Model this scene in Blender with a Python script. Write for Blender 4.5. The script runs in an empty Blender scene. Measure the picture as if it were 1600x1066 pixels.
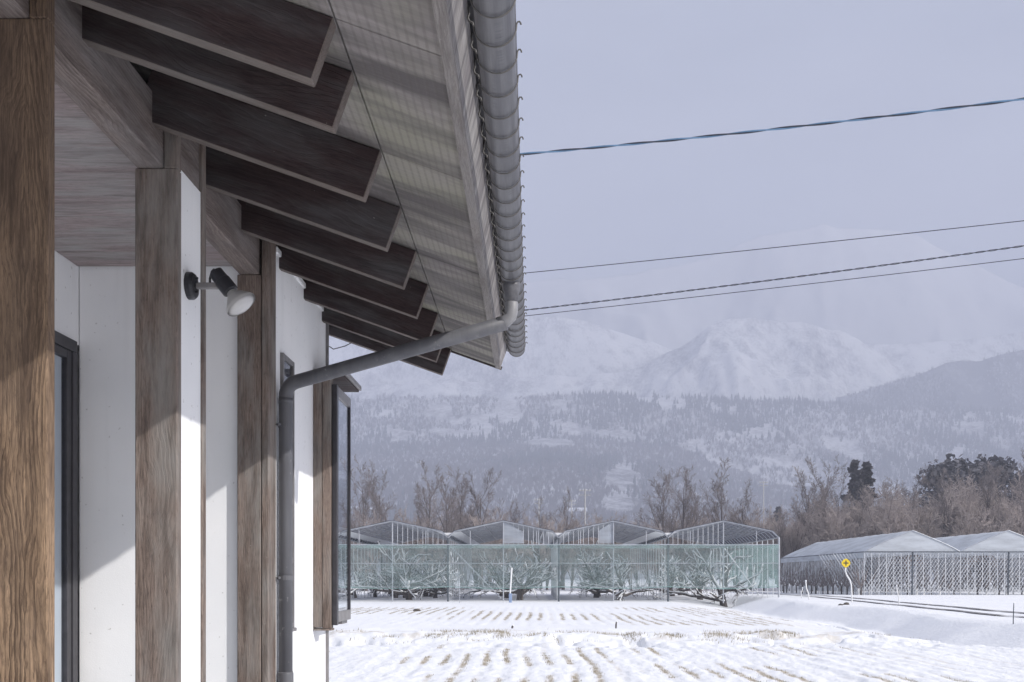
import bpy, bmesh, math, random
import numpy as np
from mathutils import Vector, Matrix
random.seed(7); np.random.seed(7)
R = math.radians
SC = bpy.context.scene
COL = SC.collection

# ------------------------------------------------------------------ camera
EYE = 1.45                     # eye height above the snow field
F, VPX, VPY = 1600.0, 831.0, 903.0   # picture constants the measurements were taken with
cam = bpy.data.cameras.new('camera'); camo = bpy.data.objects.new('camera', cam); COL.objects.link(camo)
camo.location = (0, 0, EYE); camo.rotation_euler = (R(90), 0, 0)
cam.sensor_width = 36; cam.lens = 36.0
cam.shift_x = -(VPX-800)/1600; cam.shift_y = (VPY-533)/1600
cam.clip_start = 0.05; cam.clip_end = 30000
SC.camera = camo

# ------------------------------------------------------------------ light
LDIR = Vector((-0.74, 0.46, -0.49)).normalized()       # direction the sunlight travels
world = bpy.data.worlds.new('World'); SC.world = world; world.use_nodes = True
wn, wl = world.node_tree.nodes, world.node_tree.links; wn.clear()
wo = wn.new('ShaderNodeOutputWorld'); bg = wn.new('ShaderNodeBackground'); sky = wn.new('ShaderNodeTexSky')
sky.sky_type = 'NISHITA'; sky.sun_disc = False
sky.sun_elevation = math.asin(-LDIR.z); sky.sun_rotation = math.atan2(-LDIR.x, -LDIR.y)
sky.dust_density = 2.0
SKY_STRENGTH = 0.12
tc = wn.new('ShaderNodeTexCoord'); mp = wn.new('ShaderNodeMapping'); mp.inputs['Scale'].default_value = (1.0, 1.0, 3.2)
nz = wn.new('ShaderNodeTexNoise'); nz.inputs['Scale'].default_value = 1.6; nz.inputs['Detail'].default_value = 3; nz.inputs['Roughness'].default_value = 0.45
rmp = wn.new('ShaderNodeMapRange'); rmp.inputs[1].default_value = 0.3; rmp.inputs[2].default_value = 0.7; rmp.inputs[3].default_value = 0.52; rmp.inputs[4].default_value = 0.88
mx = wn.new('ShaderNodeMix'); mx.data_type = 'RGBA'
wl.new(tc.outputs['Generated'], mp.inputs[0]); wl.new(mp.outputs[0], nz.inputs['Vector']); wl.new(nz.outputs[0], rmp.inputs[0])
nz2 = wn.new('ShaderNodeTexNoise'); nz2.inputs['Scale'].default_value = 2.3; nz2.inputs['Detail'].default_value = 4; nz2.inputs['Roughness'].default_value = 0.5
mr2 = wn.new('ShaderNodeMapRange'); mr2.inputs[1].default_value = 0.33; mr2.inputs[2].default_value = 0.67; mr2.inputs[3].default_value = 0.82; mr2.inputs[4].default_value = 1.26
vm = wn.new('ShaderNodeVectorMath'); vm.operation = 'SCALE'; vm.inputs[0].default_value = (4.55, 4.68, 5.25)
wl.new(mp.outputs[0], nz2.inputs['Vector']); wl.new(nz2.outputs[0], mr2.inputs[0]); wl.new(mr2.outputs[0], vm.inputs['Scale']); wl.new(vm.outputs[0], mx.inputs[7])   # cloud of uneven thickness
wl.new(rmp.outputs[0], mx.inputs[0]); wl.new(sky.outputs[0], mx.inputs[6]); wl.new(mx.outputs[2], bg.inputs[0])
bg.inputs[1].default_value = SKY_STRENGTH; wl.new(bg.outputs[0], wo.inputs[0])
sun = bpy.data.lights.new('sun', 'SUN'); suno = bpy.data.objects.new('sun', sun); COL.objects.link(suno)
sun.energy = 3.8; sun.angle = R(0.6); sun.color = (1.0, 0.965, 0.925)
suno.rotation_euler = LDIR.to_track_quat('-Z', 'Y').to_euler(); suno.location = (30, -20, 40)
SC.view_settings.view_transform = 'Standard'; SC.view_settings.look = 'None'
SC.view_settings.exposure = 0.20; SC.view_settings.gamma = 1; SC.view_settings.use_curve_mapping = False
SC.cycles.use_denoising = True
SC.cycles.max_bounces = 8; SC.cycles.transparent_max_bounces = 40; SC.cycles.volume_bounces = 1
SC.cycles.use_adaptive_sampling = True; SC.cycles.adaptive_threshold = 0.01
HAZE_DENSITY = 6.0e-4

def W(px, py, d):              # a point of the photograph at depth d, in metres
    return Vector(((px-VPX)*d/F, d, EYE+(VPY-py)*d/F))

# ------------------------------------------------------------------ helpers
def link(o, parent=None):
    COL.objects.link(o)
    if parent: o.parent = parent
    return o
def tag(o, label=None, cat=None, group=None, kind=None):
    if label: o['label'] = label
    if cat: o['category'] = cat
    if group: o['group'] = group
    if kind: o['kind'] = kind
    return o
def empty(name, loc=(0, 0, 0), **k):
    o = bpy.data.objects.new(name, None); o.location = loc; o.empty_display_size = 0.2; link(o); return tag(o, **k)

class MB:
    def __init__(s): s.v = []; s.f = []; s.m = []
    def add(s, vs, fs, mi=0):
        n = len(s.v); s.v += [tuple(v) for v in vs]; s.f += [tuple(i+n for i in f) for f in fs]; s.m += [mi]*len(fs); return s
    def box(s, x0, x1, y0, y1, z0, z1, mi=0):
        return s.add([(x0,y0,z0),(x1,y0,z0),(x1,y1,z0),(x0,y1,z0),(x0,y0,z1),(x1,y0,z1),(x1,y1,z1),(x0,y1,z1)],
              [(0,3,2,1),(4,5,6,7),(0,1,5,4),(1,2,6,5),(2,3,7,6),(3,0,4,7)], mi)
    def prism(s, poly, y0, y1, mi=0):            # polygon in x,z pushed along y
        n = len(poly)
        vs = [(x, y0, z) for x, z in poly]+[(x, y1, z) for x, z in poly]
        fs = [tuple(range(n)), tuple(range(2*n-1, n-1, -1))]+[(i, n+i, n+(i+1) % n, (i+1) % n) for i in range(n)]
        return s.add(vs, fs, mi)
    def tube(s, pts, rad, n=6, mi=0, cap=True):
        pts = [Vector(p) for p in pts]; k = len(pts)
        if not hasattr(rad, '__len__'): rad = [rad]*k
        up = None; vs = []
        for i, p in enumerate(pts):
            t = (pts[min(i+1, k-1)]-pts[max(i-1, 0)])
            if t.length < 1e-9: t = Vector((0, 0, 1))
            t.normalize()
            if up is None:
                up = t.orthogonal().normalized()
            else:
                up = (up-t*up.dot(t))
                up = up.normalized() if up.length > 1e-6 else t.orthogonal().normalized()
            b = t.cross(up)
            for j in range(n):
                a = 2*math.pi*j/n
                vs.append(p+(up*math.cos(a)+b*math.sin(a))*rad[i])
        fs = [(i*n+j, i*n+(j+1) % n, (i+1)*n+(j+1) % n, (i+1)*n+j) for i in range(k-1) for j in range(n)]
        if cap: fs += [tuple(range(n-1, -1, -1)), tuple(range((k-1)*n, k*n))]
        return s.add(vs, fs, mi)
    def mesh(s, name, mats, smooth=False, bevel=0):
        me = bpy.data.meshes.new(name); me.from_pydata(s.v, [], s.f)
        for m in (mats if isinstance(mats, (list, tuple)) else [mats]): me.materials.append(m)
        me.polygons.foreach_set('material_index', s.m)
        bm = bmesh.new(); bm.from_mesh(me)
        bmesh.ops.recalc_face_normals(bm, faces=bm.faces)
        if bevel:
            bmesh.ops.bevel(bm, geom=[e for e in bm.edges if len(e.link_faces) == 2 and e.calc_face_angle(0) > 0.5], offset=bevel, segments=1, affect='EDGES')
        bm.to_mesh(me); bm.free()
        if smooth: me.polygons.foreach_set('use_smooth', [True]*len(me.polygons))
        me.update(); return me
    def build(s, name, mats, parent=None, smooth=False, bevel=0, kind=None, label=None):
        o = bpy.data.objects.new(name, s.mesh(name, mats, smooth, bevel)); link(o, parent)
        return tag(o, label=label, kind=kind)

def np_mesh(name, v, f, mats, smooth=False, mi=None, attrs=None):
    """v Nx3, f MxK (all faces with K corners)"""
    me = bpy.data.meshes.new(name); v = np.asarray(v, np.float32); f = np.asarray(f, np.int32)
    me.vertices.add(len(v)); me.vertices.foreach_set('co', v.ravel())
    k = f.shape[1]; me.loops.add(f.size); me.loops.foreach_set('vertex_index', f.ravel())
    me.polygons.add(len(f)); me.polygons.foreach_set('loop_start', np.arange(0, f.size, k, dtype=np.int32))
    try: me.polygons.foreach_set('loop_total', np.full(len(f), k, np.int32))
    except Exception: pass
    for m in (mats if isinstance(mats, (list, tuple)) else [mats]): me.materials.append(m)
    if mi is not None: me.polygons.foreach_set('material_index', np.asarray(mi, np.int32))
    if smooth: me.polygons.foreach_set('use_smooth', np.ones(len(f), bool))
    for nme, arr in (attrs or {}).items():
        a = me.attributes.new(nme, 'FLOAT', 'POINT'); a.data.foreach_set('value', np.asarray(arr, np.float32))
    me.update(calc_edges=True); me.validate(); return me

def _hash(i, j, seed):
    n = (i*374761393+j*668265263+seed*1442695041) & 0xffffffff
    n = ((n ^ (n >> 13))*1274126177) & 0xffffffff
    n = (n ^ (n >> 16)) & 0xffffffff
    return n.astype(np.float64)/4294967295.0
def vnoise(x, y, seed=0):
    x = np.asarray(x, float); y = np.asarray(y, float)
    xi = np.floor(x).astype(np.int64); yi = np.floor(y).astype(np.int64); fx = x-xi; fy = y-yi
    fx = fx*fx*(3-2*fx); fy = fy*fy*(3-2*fy)
    a = _hash(xi, yi, seed); b = _hash(xi+1, yi, seed); c = _hash(xi, yi+1, seed); d = _hash(xi+1, yi+1, seed)
    return (a*(1-fx)+b*fx)*(1-fy)+(c*(1-fx)+d*fx)*fy
def fbm(x, y, seed=0, oct=4, gain=0.5):
    s = 0; a = 1; t = 0
    for o in range(oct):
        s = s+a*vnoise(np.asarray(x)*2**o, np.asarray(y)*2**o, seed+o*17); t += a; a *= gain
    return s/t
def smooth(a, b, x):
    t = np.clip((np.asarray(x, float)-a)/(b-a), 0, 1); return t*t*(3-2*t)

# ------------------------------------------------------------------ materials
def new_mat(name):
    m = bpy.data.materials.new(name); m.use_nodes = True
    nt = m.node_tree; return m, nt, nt.nodes, nt.links, nt.nodes['Principled BSDF']
class N:                        # tiny node-graph writer
    def __init__(s, nt): s.n = nt.nodes; s.l = nt.links
    def put(s, sock, v):
        if isinstance(v, bpy.types.NodeSocket): s.l.new(v, sock)
        elif isinstance(v, (tuple, list)) and len(v) == 3 and sock.type == 'RGBA': sock.default_value = (*v, 1)
        else: sock.default_value = v
    def math(s, op, a, b=None, c=None):
        n = s.n.new('ShaderNodeMath'); n.operation = op
        for i, v in enumerate((a, b, c)):
            if v is not None: s.put(n.inputs[i], v)
        return n.outputs[0]
    def mix(s, f, a, b, mode='MIX'):
        n = s.n.new('ShaderNodeMix'); n.data_type = 'RGBA'; n.blend_type = mode
        s.put(n.inputs[0], f); s.put(n.inputs[6], a); s.put(n.inputs[7], b); return n.outputs[2]
    def coord(s, which='Object'): return s.n.new('ShaderNodeTexCoord').outputs[which]
    def map(s, v, scale=(1, 1, 1), loc=(0, 0, 0), rot=(0, 0, 0)):
        n = s.n.new('ShaderNodeMapping'); s.put(n.inputs[0], v); s.put(n.inputs['Scale'], scale); s.put(n.inputs['Location'], loc); s.put(n.inputs['Rotation'], rot); return n.outputs[0]
    def noise(s, v, scale=1, detail=4, rough=0.5, dist=0):
        n = s.n.new('ShaderNodeTexNoise'); s.put(n.inputs['Vector'], v); n.inputs['Scale'].default_value = scale
        n.inputs['Detail'].default_value = detail; n.inputs['Roughness'].default_value = rough; n.inputs['Distortion'].default_value = dist; return n.outputs[0]
    def rng(s, v, a, b, c=0, d=1):
        n = s.n.new('ShaderNodeMapRange'); s.put(n.inputs[0], v)
        for i, q in enumerate((a, b, c, d)): n.inputs[i+1].default_value = q
        return n.outputs[0]
    def sep(s, v):
        n = s.n.new('ShaderNodeSeparateXYZ'); s.put(n.inputs[0], v); return n.outputs
    def com(s, x, y, z):
        n = s.n.new('ShaderNodeCombineXYZ')
        for i, q in enumerate((x, y, z)): s.put(n.inputs[i], q)
        return n.outputs[0]
    def vadd(s, a, b):
        n = s.n.new('ShaderNodeVectorMath'); n.operation = 'ADD'; s.put(n.inputs[0], a); s.put(n.inputs[1], b); return n.outputs[0]
    def rand(s): return s.n.new('ShaderNodeObjectInfo').outputs['Random']
    def bump(s, h, strength, dist=0.01):
        n = s.n.new('ShaderNodeBump'); n.inputs['Strength'].default_value = strength; n.inputs['Distance'].default_value = dist; s.put(n.inputs['Height'], h); return n.outputs[0]

def wood(name, axis, light, dark, grey, greyness=0.4, spacing=0.010, rough=0.75, bump=0.5, ringamt=0.8, top=False):
    m, nt, n_, l_, p = new_mat(name); g = N(nt)
    r = g.rand(); co = g.vadd(g.coord(), g.com(g.math('MULTIPLY', r, 3.1), g.math('MULTIPLY', r, 1.7), g.math('MULTIPLY', r, 7.3)))
    x, y, z = g.sep(co)[:3]
    a, u, v = {'x': (x, y, z), 'y': (y, x, z), 'z': (z, x, y)}[axis]
    # the board as cut from a log: ring centre wanders slowly along the length
    wl_ = g.noise(g.com(g.math('MULTIPLY', a, 1.3), g.math('MULTIPLY', u, 2.5), g.math('MULTIPLY', v, 2.5)), 1, 2, 0.5)
    w2 = g.noise(g.com(g.math('MULTIPLY', a, 7), g.math('MULTIPLY', u, 18), g.math('MULTIPLY', v, 18)), 1, 3, 0.55)
    uu = g.math('PINGPONG', u, 0.31); vv = g.math('ADD', g.math('PINGPONG', v, 0.27), 0.03)
    rr = g.math('ADD', g.math('MULTIPLY', uu, 0.75), g.math('MULTIPLY', vv, 0.66))
    rr = g.math('ADD', rr, g.math('ADD', g.math('MULTIPLY', wl_, 0.15), g.math('MULTIPLY', w2, 0.024)))
    ph = g.math('FRACT', g.math('DIVIDE', rr, spacing))
    ph2 = g.math('FRACT', g.math('DIVIDE', g.math('ADD', rr, g.math('MULTIPLY', w2, 0.006)), spacing*0.41))
    amp = g.rng(g.noise(g.com(g.math('MULTIPLY', a, 1.7), g.math('MULTIPLY', u, 22), g.math('MULTIPLY', v, 22)), 1, 3, 0.6), 0.32, 0.66, 0.12, 1.0)
    ring = g.math('ADD', g.math('MULTIPLY', g.math('MULTIPLY', g.rng(ph, 0.2, 0.85), amp), 0.8), g.math('MULTIPLY', g.rng(ph2, 0.3, 0.9), 0.28))
    ring = g.math('MULTIPLY', ring, g.rng(ph, 0.90, 1.0, 1, 0.25))
    fib = g.noise(g.com(g.math('MULTIPLY', a, 9), g.math('MULTIPLY', u, 420), g.math('MULTIPLY', v, 420)), 1, 3, 0.6)
    blot = g.noise(g.com(g.math('MULTIPLY', a, 2.6), g.math('MULTIPLY', u, 9), g.math('MULTIPLY', v, 9)), 1, 5, 0.6)
    c = g.mix(g.math('MULTIPLY', ring, ringamt), light, dark)
    c = g.mix(g.rng(fib, 0.35, 0.70, 0.0, 0.6), c, dark)
    flk = g.noise(g.com(g.math('MULTIPLY', a, 34), g.math('MULTIPLY', u, 190), g.math('MULTIPLY', v, 190)), 1, 4, 0.7)
    c = g.mix(g.rng(flk, 0.52, 0.70, 0.0, 0.7), c, dark)
    c = g.mix(g.rng(flk, 0.44, 0.28, 0.0, 0.5), c, light)
    c = g.mix(g.math('MULTIPLY', g.rng(blot, 0.42, 0.68), greyness), c, grey)
    c = g.mix(g.rng(g.noise(g.com(g.math('MULTIPLY', a, 4), g.math('MULTIPLY', u, 26), g.math('MULTIPLY', v, 26)), 1, 6, 0.65), 0.46, 0.70, 0, 0.75), c, dark)
    if top:                                    # blends to dark brown over the upper length, with a ragged lower limit
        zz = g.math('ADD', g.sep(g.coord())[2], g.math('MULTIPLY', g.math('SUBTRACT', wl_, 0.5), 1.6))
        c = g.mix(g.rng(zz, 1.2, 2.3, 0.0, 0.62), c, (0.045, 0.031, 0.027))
    spk = g.noise(g.vadd(co, (3, 1, 2)), 80, 1); c = g.mix(g.rng(spk, 0.80, 0.82, 0, 0.35), c, (0.42, 0.40, 0.38))
    l_.new(c, p.inputs['Base Color']); p.inputs['Roughness'].default_value = rough; p.inputs['Specular IOR Level'].default_value = 0.25
    l_.new(g.bump(g.math('ADD', g.math('MULTIPLY', ring, -1.0), fib), bump, 0.002), p.inputs['Normal'])
    return m
def plain(name, col, rough=0.6, metal=0.0, var=0.15, scale=8, bump=0.0, bscale=60, spec=0.4, stretch=(1, 1, 1)):
    m, nt, n_, l_, p = new_mat(name); g = N(nt)
    co = g.map(g.coord(), stretch); f = g.noise(co, scale, 5, 0.6)
    d = tuple(c*(1-var*1.6) for c in col); e = tuple(min(1, c*(1+var*0.6)) for c in col)
    l_.new(g.mix(g.rng(f, 0.3, 0.7), d, e), p.inputs['Base Color'])
    p.inputs['Roughness'].default_value = rough; p.inputs['Metallic'].default_value = metal; p.inputs['Specular IOR Level'].default_value = spec
    if bump: l_.new(g.bump(g.noise(co, bscale, 4, 0.6), bump, 0.01), p.inputs['Normal'])
    return m

M = {}
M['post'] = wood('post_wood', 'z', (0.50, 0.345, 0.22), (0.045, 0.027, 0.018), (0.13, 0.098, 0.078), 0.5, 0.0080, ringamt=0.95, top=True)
M['post_grey'] = wood('post_wood_grey', 'z', (0.285, 0.222, 0.188), (0.050, 0.037, 0.031), (0.24, 0.225, 0.21), 0.95, 0.0072, ringamt=0.55)
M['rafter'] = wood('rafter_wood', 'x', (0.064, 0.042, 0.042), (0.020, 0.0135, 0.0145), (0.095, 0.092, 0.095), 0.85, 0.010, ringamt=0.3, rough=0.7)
M['beam'] = wood('beam_wood', 'y', (0.27, 0.225, 0.205), (0.085, 0.066, 0.06), (0.25, 0.24, 0.24), 0.6, 0.008, ringamt=0.8)
M['edgewood'] = wood('fascia_edge_wood', 'y', (0.30, 0.28, 0.265), (0.12, 0.105, 0.10), (0.26, 0.25, 0.25), 0.7, 0.008, ringamt=0.5)
M['rafter_edge_lit'] = wood('rafter_edge_lit_wood', 'x', (0.19, 0.158, 0.142), (0.085, 0.068, 0.06), (0.17, 0.16, 0.15), 0.6, 0.010, ringamt=0.5)
M['ceilwood'] = wood('ceiling_wood', 'x', (0.42, 0.355, 0.35), (0.155, 0.125, 0.125), (0.33, 0.335, 0.33), 0.85, 0.02, ringamt=0.4, bump=0.2)
# plaster
def plaster():
    m, nt, n_, l_, p = new_mat('white_plaster'); g = N(nt); co = g.coord()
    st = g.noise(g.map(co, (14, 14, 0.9)), 1, 4, 0.6)
    c = g.mix(g.rng(g.noise(co, 2.2, 5), 0.35, 0.7), (0.885, 0.885, 0.89), (0.80, 0.81, 0.825))
    c = g.mix(g.rng(st, 0.56, 0.8, 0, 0.22), c, (0.55, 0.55, 0.54))
    c = g.mix(g.rng(g.noise(co, 55, 1), 0.735, 0.76, 0, 0.55), c, (0.42, 0.41, 0.4))
    l_.new(c, p.inputs['Base Color']); p.inputs['Roughness'].default_value = 0.9; p.inputs['Specular IOR Level'].default_value = 0.15
    h = g.math('ADD', g.noise(co, 210, 3, 0.6), g.math('MULTIPLY', g.noise(co, 30, 3), 0.8))
    l_.new(g.bump(h, 0.16, 0.004), p.inputs['Normal']); return m
M['plaster'] = plaster()
def soffit():
    m, nt, n_, l_, p = new_mat('soffit_board'); g = N(nt); co = g.coord(); x, y, z = g.sep(co)[:3]
    ws = g.math('SINE', g.math('MULTIPLY', x, 2*math.pi/0.021)); wy = g.math('SINE', g.math('MULTIPLY', y, 2*math.pi/0.03))
    pat = g.math('MULTIPLY', g.rng(ws, 0.1, 0.9), g.rng(wy, -0.8, 0.4, 0.7, 1))
    stain = g.noise(g.com(g.math('MULTIPLY', x, 1.2), g.math('MULTIPLY', y, 6.5), 0.0), 1, 5, 0.62)
    blot = g.noise(co, 3.2, 4, 0.55); fine = g.noise(g.map(co, (9, 130, 1)), 1, 3, 0.6)
    c = g.mix(g.rng(blot, 0.36, 0.66), (0.285, 0.263, 0.255), (0.265, 0.258, 0.21))
    c = g.mix(g.rng(stain, 0.40, 0.60, 0, 0.88), c, (0.088, 0.080, 0.083))
    c = g.mix(g.math('MULTIPLY', pat, 0.30), c, (0.12, 0.108, 0.102))
    c = g.mix(g.rng(fine, 0.45, 0.8, 0, 0.4), c, (0.17, 0.157, 0.145))
    l_.new(c, p.inputs['Base Color']); p.inputs['Roughness'].default_value = 0.85; p.inputs['Specular IOR Level'].default_value = 0.2
    l_.new(g.bump(pat, 0.25, -0.002), p.inputs['Normal']); return m
M['soffit'] = soffit()
def fasciam():
    m, nt, n_, l_, p = new_mat('fascia_weathered'); g = N(nt); co = g.coord(); x, y, z = g.sep(co)[:3]
    dg = g.math('ADD', y, g.math('MULTIPLY', z, 0.75)); al = g.math('SUBTRACT', z, g.math('MULTIPLY', y, 0.35))
    a = g.noise(g.com(g.math('MULTIPLY', dg, 26), g.math('MULTIPLY', al, 5), g.math('MULTIPLY', x, 6)), 1, 6, 0.65)
    b = g.noise(g.com(g.math('MULTIPLY', dg, 7), g.math('MULTIPLY', al, 1.6), 0.0), 1, 4, 0.6)
    f = g.noise(g.com(g.math('MULTIPLY', x, 120), g.math('MULTIPLY', y, 4), g.math('MULTIPLY', z, 60)), 1, 3, 0.6)
    c = g.mix(g.rng(a, 0.36, 0.66), (0.13, 0.12, 0.125), (0.40, 0.385, 0.375)); c = g.mix(g.rng(b, 0.45, 0.62, 0, 0.75), c, (0.17, 0.155, 0.165)); c = g.mix(g.rng(f, 0.4, 0.75, 0, 0.35), c, (0.14, 0.125, 0.12))
    l_.new(c, p.inputs['Base Color']); p.inputs['Roughness'].default_value = 0.85; l_.new(g.bump(a, 0.4, 0.002), p.inputs['Normal']); return m
M['fascia'] = fasciam()
def pvc():
    m, nt, n_, l_, p = new_mat('grey_pvc'); g = N(nt); co = g.coord()
    a = g.noise(g.map(co, (30, 30, 2.2)), 1, 4, 0.6); b = g.noise(co, 26, 3, 0.7); d = g.noise(co, 5, 3)
    c = g.mix(g.rng(a, 0.4, 0.75, 0, 0.5), (0.105, 0.107, 0.12), (0.17, 0.172, 0.183)); c = g.mix(g.rng(b, 0.66, 0.74, 0, 0.6), c, (0.36, 0.36, 0.36))
    c = g.mix(g.rng(d, 0.45, 0.75, 0, 0.4), c, (0.06, 0.06, 0.068))
    l_.new(c, p.inputs['Base Color']); p.inputs['Roughness'].default_value = 0.5; p.inputs['Specular IOR Level'].default_value = 0.35; return m
M['pvc'] = pvc()
def gutterm():
    m, nt, n_, l_, p = new_mat('gutter_pvc'); g = N(nt); co = g.coord()
    a = g.noise(g.map(co, (3, 160, 3)), 1, 3, 0.6); b = g.noise(g.map(co, (60, 3, 60)), 1, 4, 0.6)
    c = g.mix(g.rng(b, 0.35, 0.7), (0.085, 0.085, 0.095), (0.145, 0.145, 0.155)); c = g.mix(g.math('MULTIPLY', g.rng(a, 0.45, 0.7), g.rng(g.noise(g.map(co, (40, 2, 40)), 1, 2), 0.5, 0.62)), c, (0.075, 0.075, 0.085))
    l_.new(c, p.inputs['Base Color']); p.inputs['Roughness'].default_value = 0.42; p.inputs['Specular IOR Level'].default_value = 0.4; return m
M['gutter'] = gutterm()
M['funnel'] = plain('pale_pvc', (0.24, 0.24, 0.25), 0.45, var=0.15, scale=20)
M['darkmetal'] = plain('dark_bracket', (0.13, 0.125, 0.12), 0.5, 0.3, scale=40)
M['alu'] = plain('dark_aluminium', (0.060, 0.058, 0.066), 0.38, 0.3, scale=20)
M['alu_grey'] = plain('grey_aluminium', (0.26, 0.25, 0.25), 0.45, 0.3, scale=20)
M['black'] = plain('black_plastic', (0.030, 0.030, 0.036), 0.42, scale=30)
M['lampwhite'] = plain('lamp_glass', (0.46, 0.455, 0.45), 0.3, scale=18, var=0.1)
M['roofmetal'] = plain('roof_metal', (0.10, 0.10, 0.11), 0.4, 0.5)
M['verge'] = plain('verge_dark', (0.05, 0.042, 0.042), 0.6)
M['lime'] = plain('curtain_white', (0.66, 0.68, 0.70), 0.8, var=0.05)
M['steel'] = plain('galvanised_steel', (0.46, 0.48, 0.52), 0.45, 0.25, scale=3)
M['steel_pale'] = plain('pale_steel', (0.66, 0.68, 0.71), 0.5, 0.1, scale=3)
M['darksteel'] = plain('dark_steel', (0.10, 0.115, 0.135), 0.5, 0.3)
M['conc'] = plain('pole_concrete', (0.42, 0.42, 0.42), 0.8)
M['wire'] = plain('wire_black', (0.045, 0.05, 0.07), 0.5)
M['wire_blue'] = plain('wire_blue', (0.15, 0.27, 0.42), 0.5)
M['yellow'] = plain('sign_yellow', (0.80, 0.58, 0.02), 0.45, var=0.08)
M['whitepaint'] = plain('white_paint', (0.80, 0.80, 0.80), 0.5, var=0.05)
M['bluepaint'] = plain('blue_paint', (0.25, 0.33, 0.50), 0.5)
M['snowcap'] = plain('snow_cap', (0.86, 0.87, 0.89), 0.8, var=0.02, bump=0.3, bscale=12, spec=0.2)
M['bark'] = plain('bark', (0.115, 0.10, 0.095), 0.9, var=0.4, scale=5, stretch=(1, 1, 0.3))
M['bark_far'] = plain('bark_far', (0.26, 0.225, 0.22), 0.9, var=0.3, scale=0.6)
M['bark_trunk'] = plain('bark_trunk', (0.13, 0.112, 0.112), 0.9, var=0.3, scale=0.6)
M['twig_brown'] = plain('twig_brown', (0.46, 0.395, 0.37), 0.9, var=0.3, scale=0.4)
M['straw'] = plain('straw', (0.36, 0.315, 0.235), 0.9, var=0.35, scale=3)
M['soil'] = plain('soil_dark', (0.11, 0.095, 0.08), 0.95, var=0.3)
def glass(name, tint, refl=1.0):
    m, nt, n_, l_, p = new_mat(name); n_.remove(p); g = N(nt)
    t = n_.new('ShaderNodeBsdfTransparent'); t.inputs[0].default_value = (*tint, 1); s = n_.new('ShaderNodeBsdfGlossy'); s.inputs['Roughness'].default_value = 0.02
    fr = n_.new('ShaderNodeLayerWeight'); fr.inputs[0].default_value = 0.5; mxs = n_.new('ShaderNodeMixShader')
    l_.new(g.math('MULTIPLY', g.math('ADD', 0.045, g.math('MULTIPLY', 0.95, g.math('POWER', fr.outputs['Facing'], 5.0))), refl), mxs.inputs[0]); l_.new(t.outputs[0], mxs.inputs[1]); l_.new(s.outputs[0], mxs.inputs[2])
    l_.new(mxs.outputs[0], n_['Material Output'].inputs[0]); return m
M['glass'] = glass('window_glass', (0.80, 0.84, 0.88))
def veil(name, col, clear, trans=0.5, grid=None):
    m, nt, n_, l_, p = new_mat(name); n_.remove(p); g = N(nt)
    d = n_.new('ShaderNodeBsdfDiffuse'); tl = n_.new('ShaderNodeBsdfTranslucent'); tr = n_.new('ShaderNodeBsdfTransparent')
    co = g.coord(); f = g.noise(g.map(co, (0.5, 0.5, 2.2)), 1, 4, 0.6)
    c = g.mix(g.rng(f, 0.3, 0.7), tuple(q*0.85 for q in col), tuple(min(1, q*1.1) for q in col))
    for q in (d, tl): l_.new(c, q.inputs[0])
    m1 = n_.new('ShaderNodeMixShader'); m1.inputs[0].default_value = trans; l_.new(d.outputs[0], m1.inputs[1]); l_.new(tl.outputs[0], m1.inputs[2])
    m2 = n_.new('ShaderNodeMixShader'); l_.new(g.rng(f, 0.3, 0.7, 1-clear-0.08, 1-clear+0.08), m2.inputs[0]); l_.new(tr.outputs[0], m2.inputs[1]); l_.new(m1.outputs[0], m2.inputs[2])
    l_.new(m2.outputs[0], n_['Material Output'].inputs[0]); return m
M['net'] = veil('green_net', (0.44, 0.57, 0.56), 0.68)
M['net_side'] = veil('green_net_side', (0.40, 0.62, 0.58), 0.68)
M['film'] = veil('grey_roof_film', (0.075, 0.088, 0.125), 0.25, 0.35)
M['film_white'] = veil('white_roof_film', (0.62, 0.65, 0.69), 0.03, 0.35)
M['film_clear'] = veil('clear_gable_film', (0.62, 0.66, 0.72), 0.55, 0.4)

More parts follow.
